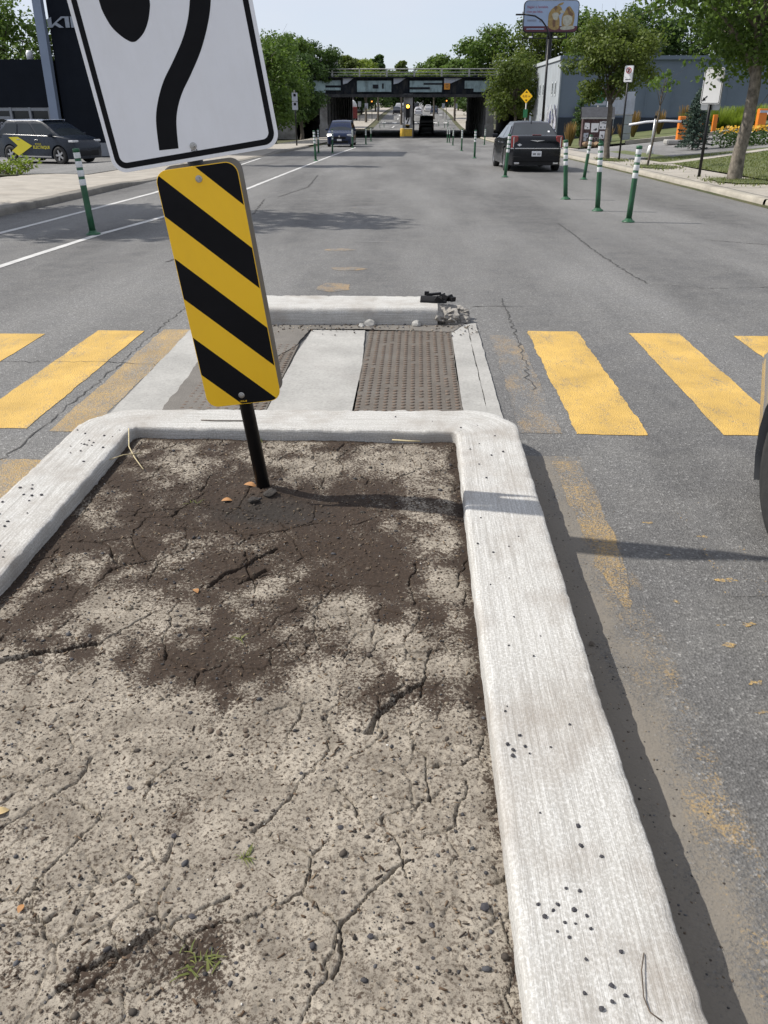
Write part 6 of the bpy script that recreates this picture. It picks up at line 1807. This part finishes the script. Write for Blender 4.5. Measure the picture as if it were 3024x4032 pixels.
for i, (x, y, cz, r, m, lab) in enumerate([
        (8.0, 108, 2.2, (4.2, 3.5, 3.4), 'leaf_mid', 'wide tree on the bank directly right of the bridge rail'),
        (13.5, 104, 2.8, (4.0, 3.5, 3.6), 'leaf_olive', 'olive tree on the bank behind the billboard mast'),
        (18.8, 101, 2.8, (4.2, 3.5, 3.8), 'leaf_mid', 'full tree on the bank right of the billboard'),
        (24.0, 100, 3.2, (4.4, 3.5, 3.9), 'leaf_dark', 'dark tree on the bank above the middle of the warehouse roof'),
        (30.0, 100, 3.0, (4.5, 3.5, 4.2), 'leaf_dark', 'dark tree on the bank above the right half of the warehouse roof'),
        (36.5, 101, 3.2, (4.5, 3.5, 4.4), 'leaf_mid', 'tree on the bank beyond the big street tree'),
        (43.0, 100, 3.0, (4.5, 3.5, 4.4), 'leaf_dark', 'outermost tree on the right bank'),
        (11.0, 97.5, -1.5, (3.0, 2.2, 2.6), 'leaf_olive', 'low bushy tree on the slope under the billboard'),
        (16.0, 95.5, -.3, (3.4, 2.2, 3.0), 'leaf_mid', 'bushy tree on the slope behind the warehouse corner')]):
    tree('bank_tree', lab, (x, y, 2.6 + .3 * (i % 3)), 1.6, cz + 1.2, r, 8000, .18, m, .2, 40 + i, (0, 0), 48, group=GR, csize=.32)
# conifer
def conifer(label, loc, h, r, seed, n=9000):
    rs = np.random.RandomState(seed); root = empty('spruce', loc, label=label, cat='tree')
    b = MB(); b.tube([(0, 0, -.2), (0, 0, h)], [.05, .008], 8); b.build('trunk', M['bark'], root)
    P = []; D = []
    nb = 150; br = MB()
    for i in range(nb):
        t = (i / nb)**.8; z = .12 + (h - .14) * t; L = r * (1 - t)**.85 * rs.uniform(.75, 1.15) + .03
        a = i * 2.399 + rs.uniform(-.3, .3); dv = np.array([math.cos(a), math.sin(a), -.05 + .5 * t])
        br.tube([(0, 0, z), tuple(np.array([0, 0, z]) + dv * L)], [.012, .003], 4, False)
        k = max(6, int(n / nb * (L / r) * 1.8))
        s = rs.rand(k)**.7
        P.append(np.array([0, 0, z]) + dv * (L * s)[:, None] + rs.normal(size=(k, 3)) * np.array([.05, .05, .035]) * (1.2 - s)[:, None]); D.append(np.tile(dv, (k, 1)))
    br.build('branch', M['bark'], root)
    P = np.concatenate(P); Nn = rs.normal(size=P.shape) + [0, 0, .9]
    link('needles', leaves_mesh('needles', P, Nn, .062, M['leaf_blue'], rs, .34), root)
conifer('small blue green spruce on the lawn beside the orange barrier', (12.1, 40.3, gz(12.1, 40.3)), 2.45, .82, 5)
# small dark conifer left of the shed roof
tree('cedar', 'dark narrow cedar standing against the warehouse door by the shed', (10.2, 57.5, gz(10.2, 57.5)), .5, 1.5, (.45, .45, 1.3), 1400, .07, 'leaf_dark', .05, 77, clumps=22, csize=.55)
# tall ornamental grass clumps along the wall
def tall_grass(x, y, h, w, seed, label, m='grass_dry', n=170):
    rs = np.random.RandomState(seed); root = empty('ornamental_grass', (x, y, gz(x, y)), label=label, cat='grass clump', group='tall grass clumps along the warehouse wall')
    a = rs.uniform(0, 6.283, n); L = h * rs.uniform(.6, 1.1, n); sp = rs.rand(n)**.5 * w
    b0 = np.stack([np.cos(a) * sp * .25, np.sin(a) * sp * .25, np.zeros(n)], -1)
    d = np.stack([np.cos(a) * sp, np.sin(a) * sp, L], -1); sd = np.stack([-np.sin(a), np.cos(a), np.zeros(n)], -1) * .018 * (1 + h * .3)
    V = np.stack([b0 - sd, b0 + sd, b0 + d * .6 + sd, b0 + d * .6 - sd, b0 + d * .6 - sd * .8, b0 + d * .6 + sd * .8, b0 + d + sd * .3, b0 + d - sd * .3], 1).reshape(-1, 3)
    me = np_mesh('blades', V, np.arange(8 * n).reshape(-1, 4), M[m])
    c = np.tile(np.array([0, 0, .35, .35, .55, .55, 1., 1.]), n) * np.repeat(rs.uniform(.6, 1.1, n), 8)
    set_attr(me, 'mix', np.stack([c, c, c, np.ones_like(c)], -1)); link('blades', me, root)
    b = MB(); b.lathe([(.12, -.05), (.10, .08), (.03, .12)], 8); b.build('crown_base', M['bark'], root)
for i, (x, y, h, w) in enumerate([(9.4, 56.5, 1.3, .35), (12.0, 57.8, .9, .35), (13.2, 59.0, .9, .4), (14.4, 61.5, 1.5, .35), (16.2, 62, 1.4, .35), (17.9, 62.5, 1.5, .35)]):
    tall_grass(x, y, h, w, 200 + i, 'tall dry ornamental grass clump with tan plumes before the warehouse wall')
for i, (x, y, h, w) in enumerate([(17.9, 60.0, 1.1, 1.0), (19.6, 60.3, 1.3, 1.1), (21.0, 60.6, 1.2, 1.1), (22.2, 60.8, 1.2, 1.0), (20.4, 59.2, .9, 1.1)]):
    tall_grass(x, y, h, w, 230 + i, 'broad green ornamental grass mound at the end of the lawn strip', 'leaf_lime', 420)
# flower bed of yellow daisies
def flower_bed(x0, x1, y, seed):
    rs = np.random.RandomState(seed); n = 5200; nf = 800
    root = empty('flower_bed', ((x0 + x1) / 2, y, gz((x0 + x1) / 2, y)), label='long bed of yellow daisies with dark green leaves beside the lawn', cat='flower bed')
    W = x1 - x0
    def pts(k, z0, z1):
        P = np.stack([rs.uniform(-W / 2, W / 2, k), rs.uniform(-1.1, 1.1, k), rs.uniform(z0, z1, k)], -1)
        P[:, 2] += .12 * (fbm(P[:, 0] * 1.3 + 9, P[:, 1] * 1.3 + 4, 3, 3) - .5) + np.array([gz(root.location.x + a, y) - root.location.z for a in P[:, 0]]); return P
    o = link('leaves', leaves_mesh('leaves', pts(n, .02, .62), rs.normal(size=(n, 3)) + [0, 0, .8], .075, M['leaf_dark'], rs), root); o['kind'] = 'stuff'
    o = link('petals', leaves_mesh('petals', pts(nf, .58, .80), rs.normal(size=(nf, 3)) * .5 + [-.3, -.5, .7], .065, M['flower'], rs, .9), root); o['kind'] = 'stuff'
flower_bed(13.2, 25.0, 40.5, 6)
# lawn blades near the sidewalk
rs = np.random.RandomState(31); n = 26000
gx = 8.95 + 11 * rs.rand(n)**1.3; gy = 18 + 18 * rs.rand(n)
keep = (gy < 31.3 + (gx - 8.4) * .78) | (gy > 32.8 + (gx - 8.4) * .78)
gx, gy = gx[keep], gy[keep]
ex = np.concatenate([8.0 + rs.normal(size=900) * .45, 7.75 + rs.normal(size=900) * .38, 7.5 + rs.normal(size=700) * .35]); ey = np.concatenate([22.4 + rs.normal(size=900) * .7, 29.6 + rs.normal(size=900) * .8, 35.3 + rs.normal(size=700) * .9])
ok = (ex > 7.1) & (ex < 8.7); gx = np.concatenate([gx, ex[ok]]); gy = np.concatenate([gy, ey[ok]]); n = len(gx)
z = np.array([ground_z(a, b_) for a, b_ in zip(gx, gy)]) + .004
a = rs.uniform(0, 6.283, n); h = rs.uniform(.03, .085, n); w = .012
P = np.stack([gx, gy, z], -1); sd = np.stack([np.cos(a), np.sin(a), np.zeros(n)], -1) * w
tip = P + np.stack([rs.normal(size=n) * .02, rs.normal(size=n) * .02, h], -1)
me = np_mesh('grass', np.stack([P - sd, P + sd, tip], 1).reshape(-1, 3), np.arange(3 * n).reshape(n, 3), M['grass'])
c = np.repeat(rs.rand(n), 3); set_attr(me, 'mix', np.stack([c, c, c, np.ones_like(c)], -1))
tag(link('grass', me), kind='stuff')
# --- left side
GL = 'trees lining the left side toward the bridge'
for i, (x, y, z, cz, r, m, lab) in enumerate([
        (-12.0, 72, gz(-12, 72), 4.5, (3.0, 3.0, 3.6), 'leaf_mid', 'broad green tree right behind the white sign edge'),
        (-13.0, 82, gz(-13, 82), 5.0, (3.4, 3.0, 4.2), 'leaf_mid', 'tall tree in the left row halfway to the bridge'),
        (-11.6, 91, gz(-11.6, 91), 4.6, (2.6, 2.6, 3.8), 'leaf_dark', 'dark tree overhanging the left end of the bridge'),
        (-16.5, 78, gz(-16.5, 78), 5.0, (3.4, 3.0, 4.4), 'leaf_dark', 'dark tree behind the left row'),
        (-10.9, 101.5, 3.6, 1.8, (2.6, 2.2, 2.6), 'leaf_dark', 'round dark tree on the bank above the left pier'),
        (-13.8, 100, 3.4, 2.4, (2.8, 2.4, 3.2), 'leaf_mid', 'tree on the left bank behind the row'),
        (-8.8, 120, 4.0, 1.6, (1.4, 1.4, 1.7), 'leaf_olive', 'small olive tree beside the grey rooftop block')]):
    tree('roadside_tree', lab, (x, y, z), 1.6, cz, r, 8500, .15, m, .18, 60 + i, (0, 0), 48, group=GL, csize=.33)
for i, (x, y, z, cz, r, lab) in enumerate([(-27.5, 62, -.9, 5.6, (4.2, 3.5, 3.2), 'tree rising behind the dealership roof at its left'), (-23.0, 64, -.9, 4.6, (3.0, 3.0, 3.0), 'lower bright tree behind the dealership next to the fin'), (-33, 60, -.9, 6, (4.5, 3.5, 3.6), 'outer tree behind the dealership')]):
    tree('garden_tree', lab, (x, y, z), 2.0, cz, r, 6000, .15, 'leaf_mid' if i != 1 else 'leaf_olive', .2, 160 + i, clumps=46, csize=.34)
# trees left of the frame; their shade falls across the lanes
tree('street_tree', 'street tree on the left sidewalk shading the lanes', (-10.6, 15.2, gz(-10.6, 15.2)), 2.6, 6.3, (3.3, 2.1, 2.6), 10000, .14, 'leaf_mid', .17, 91, clumps=40, csize=.36)
tree('street_tree', 'second street tree on the left sidewalk beyond the driveway', (-10.2, 33.5, gz(-10.2, 33.5)), 2.6, 6.6, (1.9, .9, 2.0), 2600, .14, 'leaf_mid', .14, 92, clumps=26, csize=.4)
for i, (x, y) in enumerate([(-12.6, 26.2), (-11.7, 25.6), (-13.6, 26.8), (-12.2, 25.0)]):
    shrub(['low weeds round the foot of the grey steel post', 'loose green weeds at the tip of the planting by the driveway', 'weeds behind the grey post', 'ragged weeds at the sidewalk edge of the planting'][i], (x, y, gz(x, y)), (.7, .6, .32), 500, .05, 'leaf_lime' if i % 2 else 'leaf_mid', 300 + i, 'weed', name='weed_clump')
b = MB(); b.poly([gp(-11.4 + .0, 25.2, .03), gp(-11.2, 24.6, .03), gp(-12.5, 24.2, .03), gp(-15, 24.4, .03), gp(-15, 27.4, .03), gp(-12.8, 27.2, .03)])
tag(b.build('planting_bed', M['earth'], fix=False), kind='structure')
# --- on and beyond the bridge
for i in range(9):
    x = -11 + i * 2.4
    shrub('weedy shrub growing on the bridge deck behind the rail', (x, 104 + (i * 37 % 5), 4.1), (1.5, 1.0, .55 + .15 * (i % 3)), 700, .12, ['leaf_olive', 'leaf_mid', 'leaf_lime'][i % 3], 400 + i, 'shrub', 'weeds on the bridge deck')
GB = 'trees along the road beyond the bridge'
for i, (x, y, cz, r, m, lab) in enumerate([(-9.5, 168, 7.2, (3.0, 3, 3.0), 'leaf_lime', 'light green tree left of centre beyond the bridge'), (-7.6, 176, 8.4, (1.5, 1.3, 3.0), 'leaf_dark', 'narrow dark tree beyond the bridge'), (-2.9, 162, 8.0, (1.0, .9, 2.0), 'leaf_olive', 'small sparse tree poking above the middle of the rail'),
        (3.2, 185, 8.6, (3.4, 3, 3.2), 'leaf_mid', 'tree right of the centre pier line beyond the bridge'), (7.0, 176, 7.8, (2.8, 3, 3.2), 'leaf_mid', 'tree above the right span beyond the bridge'), (10.2, 168, 4.6, (3.0, 3, 3.6), 'leaf_dark', 'dark tree on the right sidewalk beyond the underpass'),
        (11.0, 200, 4.2, (3.4, 4, 3.8), 'leaf_mid', 'farther tree on the right beyond the underpass'), (-12.6, 205, 4.2, (3.4, 4, 4.0), 'leaf_dark', 'dark tree on the left beyond the underpass'), (-10.5, 228, 4.6, (4, 4, 4.4), 'leaf_dark', 'farther dark tree on the left beyond the underpass'),
        (10.5, 240, 4.8, (4.2, 4, 4.6), 'leaf_dark', 'far dark tree on the right at the road end'), (-7.5, 300, 5, (8, 5, 5.5), 'leaf_dark', 'dark crown closing the road on the left'), (6.5, 310, 5, (10, 5, 5.5), 'leaf_dark', 'dark crown closing the road on the right')]):
    tree('distant_tree', lab, (x, y, road_z(y)), 2.2, cz, r, 5200 if y < 290 else 9000, .30 if y < 290 else .5, m, .2, 500 + i, (0, 0), 40, group=GB, csize=.42)
